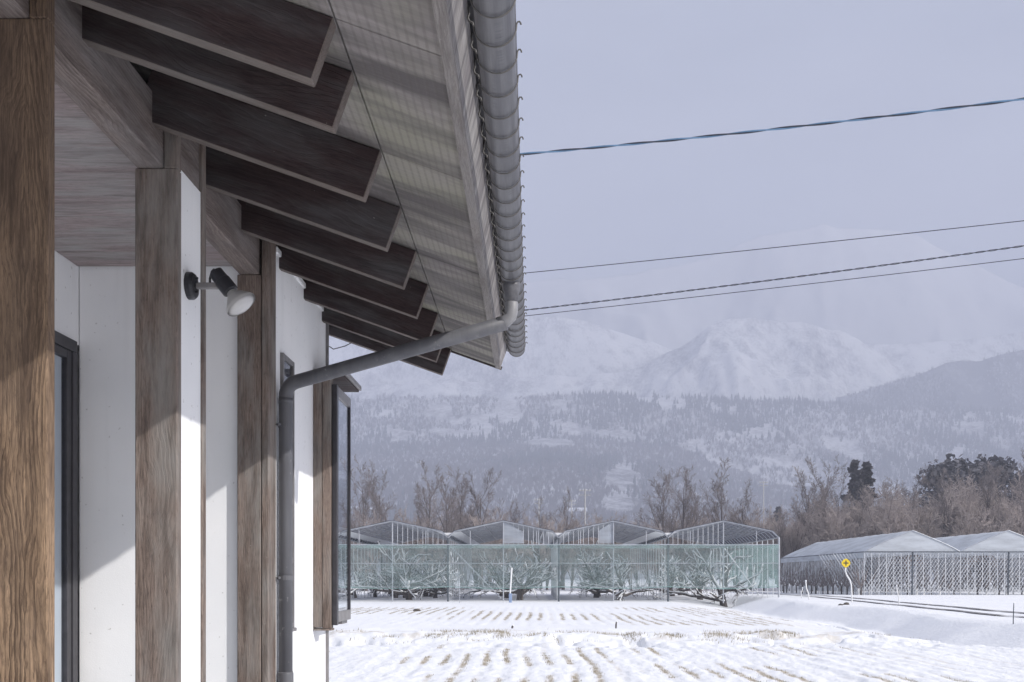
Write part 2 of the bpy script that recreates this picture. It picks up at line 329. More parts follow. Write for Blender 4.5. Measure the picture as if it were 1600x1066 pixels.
# ================================================================== SETTING: ground
def h_edge(d):                                   # left top edge of the road bank
    return np.interp(d, [16, 20, 24, 28, 35, 43, 52, 60, 75, 110], [22, 17, 13.6, 12.5, 12.4, 13.1, 13.4, 14.2, 16, 20])
def ground_h(x, d):
    x = np.asarray(x, float); d = np.asarray(d, float)
    h = 0.05*(fbm(x*0.35, d*0.35, 3, 3)-0.5)
    near = smooth(70, 45, d)
    wob = 0.10*(fbm(x*0.25, d*0.3, 11, 3)-0.5)*2
    ph = (x+wob)/0.36*2*np.pi
    rows = np.sin(ph)*0.5+0.5
    f1 = smooth(9, 11, d)*smooth(23.2, 21.8, d)
    gate = smooth(0.36, 0.62, fbm(x*0.35+7, d*0.12, 21, 3))
    rough = fbm(x*3.1, d*1.6, 31, 4)-0.5
    h = h+f1*(rows*0.011*(0.2+0.8*gate)+rough*0.05+0.03*(fbm(x*8.5, d*3.0, 35, 3)-0.5))
    f2 = smooth(31, 32.5, d)*smooth(53, 51, d)
    h = h+f2*((np.sin((x+wob*1.3)/0.42*2*np.pi)*0.5+0.5)*0.010+rough*0.05-0.06)
    bank = smooth(23.0, 24.2, d+0.5*(fbm(x*0.4, 0*x, 41, 3)-0.5))*smooth(29.5, 26.0, d)
    h = h+bank*(0.13+0.12*(fbm(x*1.1, d*1.1, 43, 4)-0.5))
    pits = smooth(21.3, 22.2, d)*smooth(24.3, 23.6, d)*smooth(0.56, 0.70, fbm(x*1.3, d*0.7, 47, 3))
    h = h-pits*0.16
    clod = smooth(20.2, 22.0, d)*smooth(25.5, 24.3, d)
    h = h+clod*0.16*(fbm(x*2.4, d*1.8, 49, 3)-0.5)
    # ditch and road bank on the right
    s = x-h_edge(d)+3.2*(fbm(x*0.10, d*0.13, 51, 3)-0.5)
    fade = smooth(12, 20, d)*smooth(100, 64, d)
    prof = np.interp(s, [-5.2, -3.0, -2.3, -1.7, 0.0, 0.5, 1.5], [0.0, -0.24, -0.40, -0.40, 0.20, 0.26, 0.25])
    h = h*np.where(s > -3.2, 0.35, 1.0)+(prof+0.35*(fbm(x*0.22, d*0.2, 57, 3)-0.5)*smooth(-4.5, -2, s)*smooth(1.2, -0.5, s))*fade
    return h
def soil_amount(x, d):
    wob = 0.10*(fbm(x*0.25, d*0.3, 11, 3)-0.5)*2
    s = x-h_edge(d)
    f1 = smooth(10, 12, d)*smooth(23.3, 22.4, d); f2 = smooth(31.5, 33.0, d)*smooth(52.5, 50.5, d)
    r1 = smooth(0.45, 0.05, np.abs(((x+wob)/0.36) % 1-0.75)*2)
    r2 = smooth(0.6, 0.05, np.abs(((x+wob*1.3)/0.42) % 1-0.75)*2)
    k1 = np.floor((x+wob)/0.36); k2 = np.floor((x+wob*1.3)/0.42); z0_ = np.zeros_like(k1)
    r1 = r1*smooth(0.12, 0.6, vnoise(k1*3.7, z0_+d*0.09, 81)); r2 = r2*smooth(0.02, 0.4, vnoise(k2*3.7, z0_+d*0.05, 83))
    g1 = smooth(0.40, 0.60, fbm(x*0.9+3, d*0.5, 61, 5)); g2 = smooth(0.36, 0.56, fbm(x*0.16+9, d*0.10, 63, 4))
    g1 = g1*smooth(8.5, 3.0, x)+g1*0.25
    b = smooth(23.3, 23.9, d)*smooth(25.4, 24.6, d)*smooth(0.52, 0.66, fbm(x*1.6, d*2.0, 65, 3))
    out = np.clip(f1*r1*g1*0.9+f2*r2*g2*0.95+b*0.5, 0, 1)
    return out*smooth(-2.6, -3.6, s)
d_near = 1.45*1024/np.linspace(1.45*1024/9.0, 1.45*1024/72.0, 330)
d_far = np.geomspace(74, 1000, 46); d_back = np.linspace(-45, 8.6, 16)
ds = np.concatenate([d_back, d_near, d_far]); NU = 820
u = np.linspace(-1, 1, NU)
X = np.zeros((len(ds), NU)); D = np.repeat(ds[:, None], NU, 1)
for i, d in enumerate(ds):
    dd = max(d, 9.0); cx = 0.16*dd; wv = 0.46*dd+1.0; ww = 30+1.3*dd
    X[i] = cx+wv*u*0.9+np.sign(u)*(np.maximum(np.abs(u)-0.86, 0)/0.14)**2*ww
Z = ground_h(X, D)*np.where(D < 9, smooth(2, 9, D), 1)
idx = np.arange(len(ds)*NU).reshape(len(ds), NU)
faces = np.stack([idx[:-1, :-1], idx[:-1, 1:], idx[1:, 1:], idx[1:, :-1]], -1).reshape(-1, 4)
def snowmat():
    m, nt, n_, l_, p = new_mat('snow_ground'); g = N(nt); co = g.coord()
    at = n_.new('ShaderNodeAttribute'); at.attribute_name = 'soil'
    f = g.noise(g.map(co, (6, 2.2, 6)), 1, 4, 0.65); fac = g.math('MULTIPLY', g.rng(f, 0.33, 0.52), at.outputs['Fac'])
    soilc = g.mix(g.rng(g.noise(co, 3, 3), 0.35, 0.7), (0.56, 0.49, 0.385), (0.42, 0.36, 0.285))
    c = g.mix(fac, g.mix(g.rng(g.noise(co, 0.4, 4), 0.3, 0.7), (0.85, 0.855, 0.87), (0.895, 0.90, 0.91)), soilc)
    l_.new(c, p.inputs['Base Color']); p.inputs['Roughness'].default_value = 0.85; p.inputs['Specular IOR Level'].default_value = 0.15
    l_.new(g.bump(g.math('ADD', g.noise(co, 9, 5, 0.7), g.noise(co, 2.2, 3)), 0.5, 0.05), p.inputs['Normal']); return m
M['snow'] = snowmat()
go = link(bpy.data.objects.new('snowy_ground', np_mesh('snowy_ground', np.stack([X, D, Z], -1).reshape(-1, 3), faces, M['snow'], True, attrs={'soil': soil_amount(X, D).ravel()})))
tag(go, 'snow covered farm fields with stubble rows and a ditch', 'ground', kind='structure')
def gz(x, d): return float(ground_h(np.array([x]), np.array([d]))[0])

# farm road with two tyre ruts on the bank
def rut(off):
    mb = MB(); pts = []
    dd = np.concatenate([np.linspace(24, 60, 90), np.linspace(61, 100, 40)])
    for d in dd:
        x = float(np.interp(d, [24, 28.7, 45, 71, 100], [13.9, 14.6, 16.2, 18.2, 20.5]))+off+0.06*math.sin(d*0.9+off)
        w = 0.13+0.08*float(vnoise(d*0.8, off, 5)); pts.append((x, d, w))
    vs = []; fs = []
    for i, (x, d, w) in enumerate(pts):
        for k in (-1, 1): vs.append((x+k*w, d, gz(x+k*w, d)+0.03))
        if i: fs.append((2*i-2, 2*i-1, 2*i+1, 2*i))
    return mb.add(vs, fs)
M['slush'] = plain('slush', (0.30, 0.29, 0.30), 0.7, var=0.5, scale=1.5)
for i, off in enumerate((0.0, 1.55)):
    o = rut(off).build('road_rut', M['slush'], kind='structure')

# ================================================================== SETTING: hills and mountains
def hillmat(name, snow, wood_, lo, hi, sx, sz, contrast=1.0):
    m, nt, n_, l_, p = new_mat(name); g = N(nt); co = g.coord()
    a = g.noise(g.map(co, (sx, sx, sz)), 1, 8, 0.66); b = g.noise(g.map(co, (sx*0.16, sx*0.16, sz*0.5)), 1, 4, 0.6)
    c_ = g.noise(g.map(co, (sx*5, sx*5, sz*3.5)), 1, 3, 0.6)
    f = g.rng(g.math('ADD', g.math('ADD', g.math('MULTIPLY', a, 0.4), g.math('MULTIPLY', b, 0.33)), g.math('MULTIPLY', c_, 0.27)), lo, hi)
    l_.new(g.mix(f, wood_, snow), p.inputs['Base Color']); p.inputs['Roughness'].default_value = 0.95; p.inputs['Specular IOR Level'].default_value = 0.05
    return m
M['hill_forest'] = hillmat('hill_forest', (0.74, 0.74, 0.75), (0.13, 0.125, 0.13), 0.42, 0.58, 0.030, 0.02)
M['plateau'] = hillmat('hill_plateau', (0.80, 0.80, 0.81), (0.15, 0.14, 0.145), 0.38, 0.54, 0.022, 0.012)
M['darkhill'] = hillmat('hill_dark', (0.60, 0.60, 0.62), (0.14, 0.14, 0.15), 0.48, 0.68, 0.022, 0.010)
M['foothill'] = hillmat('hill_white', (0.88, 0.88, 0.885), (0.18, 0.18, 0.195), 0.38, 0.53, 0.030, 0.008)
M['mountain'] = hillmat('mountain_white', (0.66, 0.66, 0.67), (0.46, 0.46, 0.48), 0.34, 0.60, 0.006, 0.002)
class Hill:
    def __init__(s, name, d0, d1, keys, mat, rough, nsc, seed, power=1.0, back=0.25, cols=430, rows=110, label='', crest=0.10, x0=-900, x1=2500):
        s.k = np.array(keys, float); s.crest = crest; s.d0, s.d1, s.rough, s.nsc, s.seed, s.power = d0, d1, rough, nsc, seed, power
        px = np.linspace(x0, x1, cols); t = np.concatenate([np.linspace(0, 1, rows), np.linspace(1, 1+back, 14)[1:]])
        P, T = np.meshgrid(px, t); s.t1 = 1+back
        D_ = d0+(d1-d0)*T; X_ = (P-VPX)/F*D_; Z_ = s.height(P, T)
        idx = np.arange(P.size).reshape(P.shape)
        fc = np.stack([idx[:-1, :-1], idx[:-1, 1:], idx[1:, 1:], idx[1:, :-1]], -1).reshape(-1, 4)
        o = link(bpy.data.objects.new(name, np_mesh(name, np.stack([X_, D_, Z_], -1).reshape(-1, 3), fc, mat, True)))
        tag(o, label, 'hill', kind='structure')
    def height(s, P, T):
        yk = np.interp(P, s.k[:, 0], s.k[:, 1]); D_ = s.d0+(s.d1-s.d0)*T
        zc = (VPY-yk)*s.d1/F+EYE; X_ = (P-VPX)/F*D_
        n = fbm(X_/s.nsc, D_/s.nsc, s.seed, 6, 0.52); rid = 1-np.abs(2*fbm(X_/s.nsc*0.8, D_/s.nsc*0.55, s.seed+5, 5, 0.5)-1)
        base = zc*np.clip(T, 0, 1)**s.power
        amp = s.rough*np.sin(np.clip(T, 0, 1)*np.pi*0.93)
        z = base+amp*((n-0.5)*1.3+(rid-0.75)*1.4)+s.rough*s.crest*(n-0.5)*np.clip(T, 0, 1)
        return np.where(T > 1, zc*(1-(T-1)*1.6)+s.rough*s.crest*(n-0.5), z)-6*(1-smooth(0, 0.05, T))*0-0.5*(T < 0.001)
    def at(s, px, t):
        P = np.asarray(px, float); T = np.asarray(t, float); D_ = s.d0+(s.d1-s.d0)*T
        return (P-VPX)/F*D_, D_, s.height(P, T)
hB = Hill('forest_hill', 880, 2150, [(-900, 720), (300, 700), (560, 697), (640, 690), (700, 688), (790, 690), (850, 682), (905, 686), (960, 692), (1060, 700), (1130, 725), (1215, 752), (1300, 772), (1450, 780), (1600, 770), (2500, 740)], M['hill_forest'], 24, 420, 101, 1.0, label='low wooded hill rising behind the greenhouses')
hC = Hill('wooded_plateau', 1700, 2400, [(-900, 640), (500, 628), (600, 619), (760, 624), (900, 620), (1100, 624), (1250, 630), (1400, 640), (1600, 648), (2500, 650)], M['plateau'], 46, 330, 131, 0.85, label='snowy wooded plateau above the low hill')
hC2 = Hill('dark_wooded_hill', 2150, 2550, [(-900, 660), (900, 655), (1200, 640), (1330, 622), (1370, 612), (1420, 590), (1480, 566), (1505, 563), (1530, 569), (1560, 556), (1600, 545), (1800, 520), (2500, 560)], M['darkhill'], 80, 260, 151, 0.8, label='darker wooded hill at the right below the mountain')
hD2 = Hill('snowy_foothill', 2300, 2750, [(-900, 600), (560, 604), (800, 602), (920, 592), (990, 576), (1060, 545), (1100, 526), (1140, 511), (1180, 500), (1230, 508), (1270, 511), (1312, 515), (1350, 540), (1400, 572), (1450, 590), (1700, 600), (2500, 600)], M['foothill'], 150, 260, 171, 0.8, cols=760, rows=150, x0=-500, x1=2100, crest=0.2, label='snow white foothill in the middle distance')
hD1 = Hill('snowy_shoulder', 2450, 2900, [(-900, 470), (500, 480), (700, 484), (820, 486), (870, 493), (940, 510), (1000, 530), (1060, 552), (1200, 562), (1400, 545), (1600, 520), (2500, 500)], M['foothill'], 120, 300, 191, 0.9, crest=0.2, label='long white mountain shoulder beyond the gutter')
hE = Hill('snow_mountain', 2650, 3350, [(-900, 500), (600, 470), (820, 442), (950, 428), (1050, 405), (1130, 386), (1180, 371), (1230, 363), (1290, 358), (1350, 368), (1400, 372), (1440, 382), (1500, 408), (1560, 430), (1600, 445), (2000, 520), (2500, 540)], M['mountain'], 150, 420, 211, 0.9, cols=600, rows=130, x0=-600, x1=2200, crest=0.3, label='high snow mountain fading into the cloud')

# far woods on the hills: conifers and bare broadleaf trees, one mass per hill
M['conifer_far'] = plain('conifer_far', (0.055, 0.065, 0.068), 0.95, var=0.35, scale=0.05)
M['frost_far'] = plain('frosted_far', (0.62, 0.62, 0.64), 0.95, var=0.2, scale=0.05)
M['bare_far'] = plain('bare_far', (0.17, 0.15, 0.15), 0.95, var=0.35, scale=0.04)
def forest(name, hill, n, pxr, tr, hs, conif, dens_seed, dens, label, clear=(), frost=0.2):
    rs = np.random.RandomState(dens_seed)
    px = rs.uniform(pxr[0], pxr[1], n*3); t = tr[0]+(tr[1]-tr[0])*rs.uniform(0, 1, n*3)
    x, d, z = hill.at(px, t)
    den = fbm(x/dens[0], d/dens[1], dens_seed, 4, 0.55); py = VPY-(z-EYE)*F/d
    ok = den > dens[2]
    for (cx, cy, rx, ry) in clear: ok &= ((px-cx)/rx)**2+((py-cy)/ry)**2 > 1+0.8*(rs.uniform(size=len(px))-0.75)
    sel = np.where(ok)[0][:n]; x, d, z = x[sel], d[sel], z[sel]
    cf = fbm(x/150, d/220, dens_seed+7, 4)+rs.normal(0, 0.10, len(x)) > conif
    h = rs.uniform(hs[0], hs[1], len(x))*np.where(cf, rs.uniform(0.7, 1.35, len(x)), 0.75)
    V = []; Fc = []; MI = []; base = 0
    # conifers: three-tier spiky cones
    i = np.where(cf)[0]; m = len(i)
    if m:
        ang = np.arange(5)*2*np.pi/5
        for (z0, z1, r) in ((0.05, 0.62, 0.20), (0.38, 1.0, 0.14)):
            jit = rs.uniform(0.6, 1.25, (m, 5)); a0 = rs.uniform(0, 6.28, (m, 1))
            ring = np.stack([x[i, None]+h[i, None]*r*jit*np.cos(ang+a0), d[i, None]+h[i, None]*r*jit*np.sin(ang+a0), z[i, None]+h[i, None]*(z0+0.06*(jit-0.9))], -1)
            top = np.stack([x[i], d[i], z[i]+h[i]*z1], -1)[:, None]
            v = np.concatenate([ring, top], 1).reshape(-1, 3); o = base+np.arange(m)[:, None]*6
            for k in range(5):
                Fc.append(np.concatenate([o+k, o+(k+1) % 5, o+5], 1)); MI.append(np.zeros(m, int))
            V.append(v); base += len(v)
    i = np.where(~cf)[0]; m = len(i)
    if m:                                         # bare crowns: a fan of thin upright blades
        mt_ = np.where(rs.uniform(size=m) < frost, 2, 1)
        for k in range(12):
            a0 = rs.uniform(0, 6.28, m); l = rs.uniform(0.1, 0.42, m)*h[i]; hh = h[i]*rs.uniform(0.7, 1.05, m); w = h[i]*rs.uniform(0.012, 0.04, m)
            tip = np.stack([x[i]+l*np.cos(a0), d[i]+l*np.sin(a0), z[i]+hh], -1); mid = np.stack([x[i]+0.55*l*np.cos(a0), d[i]+0.55*l*np.sin(a0), z[i]+hh*0.5], -1)
            b = np.stack([x[i], d[i], z[i]-0.5], -1); s_ = np.stack([w, 0*w, 0*w], -1)
            v = np.stack([b, mid+s_, tip, mid-s_], 1).reshape(-1, 3); o = base+np.arange(m)[:, None]*4
            Fc.append(np.concatenate([o, o+1, o+2], 1)); Fc.append(np.concatenate([o, o+2, o+3], 1)); MI += [mt_]*2
            V.append(v); base += len(v)
    ob = link(bpy.data.objects.new(name, np_mesh(name, np.concatenate(V), np.concatenate(Fc), [M['conifer_far'], M['bare_far'], M['frost_far']], False, np.concatenate(MI))))
    return tag(ob, label, 'forest', kind='stuff')
forest('hillside_forest', hB, 30000, (480, 1700), (0.03, 1.0), (9, 16), 0.60, 301, (160, 320, 0.28), 'bare and evergreen forest covering the low hill', clear=((855, 692, 52, 12), (972, 748, 34, 26), (968, 790, 34, 20)), frost=0.07)
forest('plateau_forest', hC, 20000, (450, 1750), (0.05, 1.02), (8, 19), 0.54, 331, (55, 90, 0.36), 'patchy snowy forest on the plateau', frost=0.35)
forest('dark_hill_forest', hC2, 9000, (1150, 1700), (0.1, 1.0), (6, 12), 0.66, 351, (150, 250, 0.40), 'bare forest on the darker right hill', frost=0.3)

# ================================================================== HOUSE
house = empty('house', (0, 0, 0), label='white plastered timber house with deep wooden eaves at the left', cat='house')
SL = 0.355; TH = math.atan(SL)
XS, ZS = -0.4287, EYE+1.2143                 # seam line: rafter tips meet the soffit
def zs(x): return ZS-SL*(x-XS)               # underside of the soffit
XF = -0.1932                                 # lower inner corner of the fascia
XP0, XB, XP1 = -1.160, -1.077, -1.036        # posts: left side, beam face, right side
ZB = EYE+1.1987                              # underside of the beam
XW = -1.045                                  # face of the plastered wall
YG = 5.48                                    # gable end of the roof

# plastered walls
def wallbox(*b, name='wall'): return MB().box(*b).build(name, M['plaster'], house)
wallbox(XW-0.12, XW, 4.165, 5.19, -0.3, EYE+1.345)                      # wall beside the window slit
wallbox(-1.80, -1.163, 4.075, 4.195, -0.3, zs(-1.5))                      # end of the recess
wallbox(-1.95, -1.803, -3.0, 2.45, -0.3, EYE+1.30)                        # wall inside the recess, near part
wallbox(-1.95, -1.803, 2.45, 4.19, EYE+0.925, EYE+1.30)                   # above the sliding door
wallbox(-6.6, -1.17, 5.07, 5.188, -0.3, zs(-1.5))                         # gable wall
wallbox(-6.6, -6.48, -3.0, 5.07, -0.3, EYE+1.3)
wallbox(-6.48, -1.95, -3.0, -2.88, -0.3, EYE+1.3)
wallbox(XB+0.002, XP1-0.006, 3.029, 3.220, -0.3, EYE+1.212)               # narrow plaster infill between planks
MB().box(XB+0.004, XP1-0.010, 3.030, 3.219, EYE+1.214, zs(XP1)-0.004).build('infill_board', M['beam'], house, bevel=0.002)
MB().box(XW-0.10, XW-0.004, 4.166, 5.186, EYE+1.347, zs(XW)-0.002).build('frieze_board', M['rafter'], house)
for k in range(3):                                                         # little plaster caps between the rafters
    MB().box(XW-0.004, XW+0.010, max(4.17, 4.285+0.445*(k-0.55)), min(5.18, 4.245+0.445*(k+0.4)), EYE+1.325, EYE+1.350).build('wall_cap', M['plaster'], house, bevel=0.003)
MB().box(-6.4, -1.96, -2.8, 5.0, -0.1, 0.3).build('interior_floor', M['ceilwood'], house)

# posts (thick planks notched round the beam)
def post(y, t, mat, zb=-0.3, split=False, full=True):
    mb = MB()
    if full: mb.box(XP0, XP1, y, y+t, zb, ZB-0.001)
    mb2 = MB().box(XB+0.001, XP1, y, y+t, ZB-0.001 if full else zb, zs(XP1)-0.003)
    if full: mb.add(mb2.v, mb2.f)
    else: mb = mb2
    return mb.build('post', mat, house, bevel=0.003)
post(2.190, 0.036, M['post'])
post(2.992, 0.036, M['post_grey'])
post(3.222, 0.036, M['post_grey'], full=False)
MB().box(XP0-0.003, -1.070, 4.041, 4.161, -0.3, ZB-0.001).build('post', M['post_grey'], house, bevel=0.003)
MB().box(-1.0675, XP1-0.004, 4.043, 4.163, -0.3, zs(XP1)-0.003).build('batten', M['post_grey'], house, bevel=0.003)
# eave beam
MB().box(XP0+0.003, XB, -2.9, 4.030, ZB, zs(XB)-0.06).build('beam', M['beam'], house, bevel=0.004)
MB().box(XP0+0.003, XB, 4.031, 4.160, ZB, zs(XB)-0.06).build('beam_end', M['beam'], house, bevel=0.003)
# rafters: one shared mesh, x along the slope
RL, RH, RW = 1.22, 0.1435, 0.038
def rafter_mesh(L):
    me = MB().box(-L, 0, 0, RW, -RH, 0).mesh('rafter', [M['rafter'], M['rafter_edge_lit']], bevel=0.0025)
    for p_ in me.polygons:                    # undersides and sawn ends: bare wood, paler still with snow bounce painted in
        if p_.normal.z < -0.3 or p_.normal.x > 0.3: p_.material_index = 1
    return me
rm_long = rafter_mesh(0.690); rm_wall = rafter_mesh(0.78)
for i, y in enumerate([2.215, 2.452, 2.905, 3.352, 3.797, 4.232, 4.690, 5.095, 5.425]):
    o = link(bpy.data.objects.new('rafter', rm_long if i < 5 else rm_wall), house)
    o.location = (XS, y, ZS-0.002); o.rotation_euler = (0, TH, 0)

# soffit boards under the roof, each sheet its own
def slopebox(x0, x1, y0, y1, t0, t1, name, mat, bevel=0.0):  # sheet lying on the roof slope between heights t0,t1 above the soffit underside
    c = math.cos(TH)
    mb = MB(); vs = []
    for y in (y0, y1):
        for x in (x0, x1):
            for t in (t0, t1): vs.append((x+t*math.sin(TH), y, zs(x)+t*c))
    mb.add(vs, [(0, 1, 3, 2), (4, 6, 7, 5), (0, 4, 5, 1), (2, 3, 7, 6), (0, 2, 6, 4), (1, 5, 7, 3)])
    return mb.build(name, mat, house, bevel=bevel)
ys = [-3.0, -0.9, 0.45, 1.36, 2.225, 2.915, 3.825, 4.735, 5.03, YG]
for a, b in zip(ys[:-1], ys[1:]):
    slopebox(XS+0.0022, XF, a+0.0022, b-0.0022, 0.001, 0.010, 'soffit_panel', M['soffit'], 0.0012)
ys2 = [-3.0, -1.2, 0.6, 2.42, 4.24, YG]
for a, b in zip(ys2[:-1], ys2[1:]):
    slopebox(-1.30, XS-0.0022, a+0.0012, b-0.0012, 0.0, 0.010, 'soffit_panel', M['soffit'], 0.001)
slopebox(-4.0, XF-0.002, -3.05, YG-0.001, 0.0115, 0.075, 'roof_deck', M['verge'])
slopebox(-4.0, XF+0.045, -3.06, YG+0.022, 0.101, 0.112, 'roof_sheet', M['roofmetal'])
mb = MB(); zr = zs(-4.0)+0.07*math.cos(TH)
mb.prism([(-3.98, zr), (-7.6, zr-SL*3.6), (-7.6, zr-SL*3.6-0.10), (-3.98, zr-0.10)], -3.05, YG+0.012); mb.build('roof_back', M['roofmetal'], house)
mb = MB(); mb.prism([(-1.30, zs(-1.30)), (-4.0, zs(-4.0)), (-6.6, zs(-4.0)-SL*2.6-0.12), (-6.6, EYE+1.0), (-1.30, EYE+1.0)], 5.09, 5.18); mb.build('gable_wall', M['plaster'], house)
slopebox(-3.9, XF+0.031, YG+0.001, YG+0.016, -0.006, 0.0115, 'verge_trim', M['verge'])
# fascia: hangs square to the slope
c_, s_ = math.cos(TH), math.sin(TH)
def fp(a, b): return (XF+a*c_+b*s_, zs(XF)-a*s_+b*c_)        # a outwards along the slope, b square to it
mb = MB(); mb.prism([fp(0.000, -0.009), fp(0.029, -0.009), fp(0.029, 0.002), fp(0.000, 0.002)], -3.0, YG)
mb.build('fascia_edge', M['edgewood'], house, bevel=0.0015)
mb = MB(); mb.prism([fp(0.001, 0.003), fp(0.027, 0.003), fp(0.027, 0.098), fp(0.001, 0.098)], -3.0, YG)
mb.build('fascia', M['fascia'], house, bevel=0.002)

# gutter
GX, GZ, GR, GY1 = -0.078, EYE+1.170, 0.042, 5.215
n = 20; prof = []
for k in range(n+1):
    a = math.pi+math.pi*k/n; prof.append((GX+GR*math.cos(a), GZ+GR*math.sin(a)))
inner = [(GX+(x-GX)*0.94, GZ+(z-GZ)*0.94) for x, z in reversed(prof)]
poly = prof+[(GX+GR+0.003, GZ+0.006), (GX+GR-0.004, GZ+0.006)]+inner
gut = MB().prism(poly, -2.9, GY1).build('gutter', M['gutter'], house)
mb = MB(); mb.prism([(GX+(x-GX)*1.04, GZ+(z-GZ)*1.04) for x, z in prof], GY1, GY1+0.012); mb.build('end_cap', M['gutter'], gut, bevel=0.002)
for yj in (0.9, 4.7):
    jp = [(GX+(x-GX)*1.035, GZ+(z-GZ)*1.035) for x, z in prof]+[(GX+(x-GX)*1.004, GZ+(z-GZ)*1.004) for x, z in reversed(prof)]
    MB().prism(jp, yj, yj+0.05).build('joint_sleeve', M['gutter'], gut)
# wire bracket: half hoop, curled outer hook, looped inner arm; one mesh for all
mb = MB(); pts = []
for k in range(15):
    a = math.pi+math.pi*k/14; pts.append(((GR+0.0035)*math.cos(a), 0, (GR+0.0035)*math.sin(a)))
pts += [(GR+0.004, 0, 0.004), (GR+0.006, 0, 0.008), (GR+0.010, 0, 0.0085), (GR+0.0125, 0, 0.005), (GR+0.013, 0, 0.002)]
mb.tube(pts, 0.0019, 5)
mb.tube([(-GR-0.0035, 0, 0.0), (-GR-0.006, 0.002, 0.008), (-GR-0.013, 0.004, 0.012), (-GR-0.016, 0.004, 0.020), (-GR-0.013, 0.002, 0.028), (-GR-0.014, 0, 0.038), (-GR-0.011, 0, 0.046), (-GR-0.013, 0, 0.056), (-GR-0.010, 0, 0.066)], 0.0026, 5)
bm_ = mb.mesh('gutter_bracket', M['darkmetal'], smooth=True)
for k in range(30):
    y = 1.83+0.1135*k
    if abs(y-3.95) < 0.045: y -= 0.03
    o = link(bpy.data.objects.new('gutter_bracket', bm_), gut); o.location = (GX, y, GZ); o.rotation_euler = (0, 0, random.uniform(-0.02, 0.02))
# outlet and downpipe
OY = 3.95
mb = MB(); mb.tube([(GX, OY, GZ-GR+0.012), (GX, OY, GZ-GR-0.004), (GX, OY, GZ-GR-0.010), (GX, OY, GZ-GR-0.066)], [0.0335, 0.034, 0.032, 0.0235], 20); mb.build('gutter_outlet', M['gutter'], house, smooth=True)
mb = MB(); mb.tube([(GX, OY, EYE+1.063), (GX, OY, EYE+1.058), (GX, OY, EYE+1.03), (GX-0.004, OY, EYE+1.008), (GX-0.022, OY, EYE+0.990), (GX-0.05, OY+0.01, EYE+0.984)], [0.024, 0.0255, 0.0245, 0.0245, 0.0245, 0.0245], 18); mb.build('outlet_elbow', M['funnel'], house, smooth=True)
PXp, PYp = -1.010, 4.20
p0 = Vector((GX-0.022, OY+0.005, EYE+0.985)); p1 = Vector((PXp, PYp, EYE+0.792))
dirv = (p1-p0).normalized(); path = [p0, p0.lerp(p1, 0.5)]
for k in range(7):
    f = k/6; a = p1-dirv*0.055; b = p1+Vector((0, 0, -0.055)); q = (1-f)**2*a+2*f*(1-f)*p1+f*f*b; path.append(q)
path.append(Vector((PXp, PYp, EYE-0.385)))
dp = MB().tube(path, 0.0285, 20).build('downpipe', M['pvc'], house, smooth=True)
MB().tube([(PXp, PYp, EYE-0.383), (PXp, PYp, EYE-0.392), (PXp, PYp, EYE-0.40), (PXp, PYp, -0.2)], [0.0295, 0.0325, 0.0325, 0.0325], 18).build('pipe_socket', M['pvc'], dp, smooth=True)
MB().tube([(PXp, PYp, EYE+0.735), (PXp, PYp, EYE+0.725), (PXp, PYp, EYE+0.715)], 0.0297, 18).build('pipe_collar', M['pvc'], dp, smooth=True)
for zc in (0.625, 0.0):
    mb = MB(); mb.tube([(PXp, PYp, EYE+zc+0.010), (PXp, PYp, EYE+zc-0.010)], 0.0305, 18)
    mb.tube([(PXp-0.02, PYp-0.018, EYE+zc), (XW-0.0, PYp-0.03, EYE+zc)], 0.0035, 6)
    mb.tube([(PXp-0.028, PYp-0.02, EYE+zc), (PXp-0.016, PYp-0.034, EYE+zc)], 0.006, 6)
    mb.build('pipe_clamp', M['pvc'], dp)

# slit window in the plastered wall
win = MB().box(XW+0.001, XW+0.004, 4.262, 4.438, EYE-0.20, EYE+0.925).build('window', M['alu'], house)
mb = MB(); zb, zt, ya, yb = EYE-0.215, EYE+0.935, 4.250, 4.450
mb.box(XW-0.004, XW+0.014, ya, ya+0.018, zb, zt).box(XW-0.004, XW+0.014, yb-0.018, yb, zb, zt)
mb.box(XW-0.003, XW+0.013, ya+0.018, yb-0.018, zt-0.02, zt).box(XW-0.003, XW+0.013, ya+0.018, yb-0.018, zb, zb+0.02)
mb.build('window_frame', M['alu_grey'], win)
for zc in (0.80, 0.33, 0.075): MB().box(XW+0.003, XW+0.012, ya+0.018, yb-0.018, EYE+zc-0.012, EYE+zc+0.012).build('glazing_bar', M['alu_grey'], win)
for z0, z1 in ((-0.193, 0.062), (0.088, 0.317), (0.343, 0.787), (0.813, 0.914)):
    MB().add([(XW+0.006, ya+0.02, EYE+z0), (XW+0.006, yb-0.02, EYE+z0), (XW+0.006, yb-0.02, EYE+z1), (XW+0.006, ya+0.02, EYE+z1)], [(0, 1, 2, 3)]).build('pane', M['glass'], win)
MB().box(XW-0.002, XW+0.022, ya-0.01, yb+0.01, zb-0.016, zb-0.001).build('window_sill', M['alu_grey'], win, bevel=0.002)

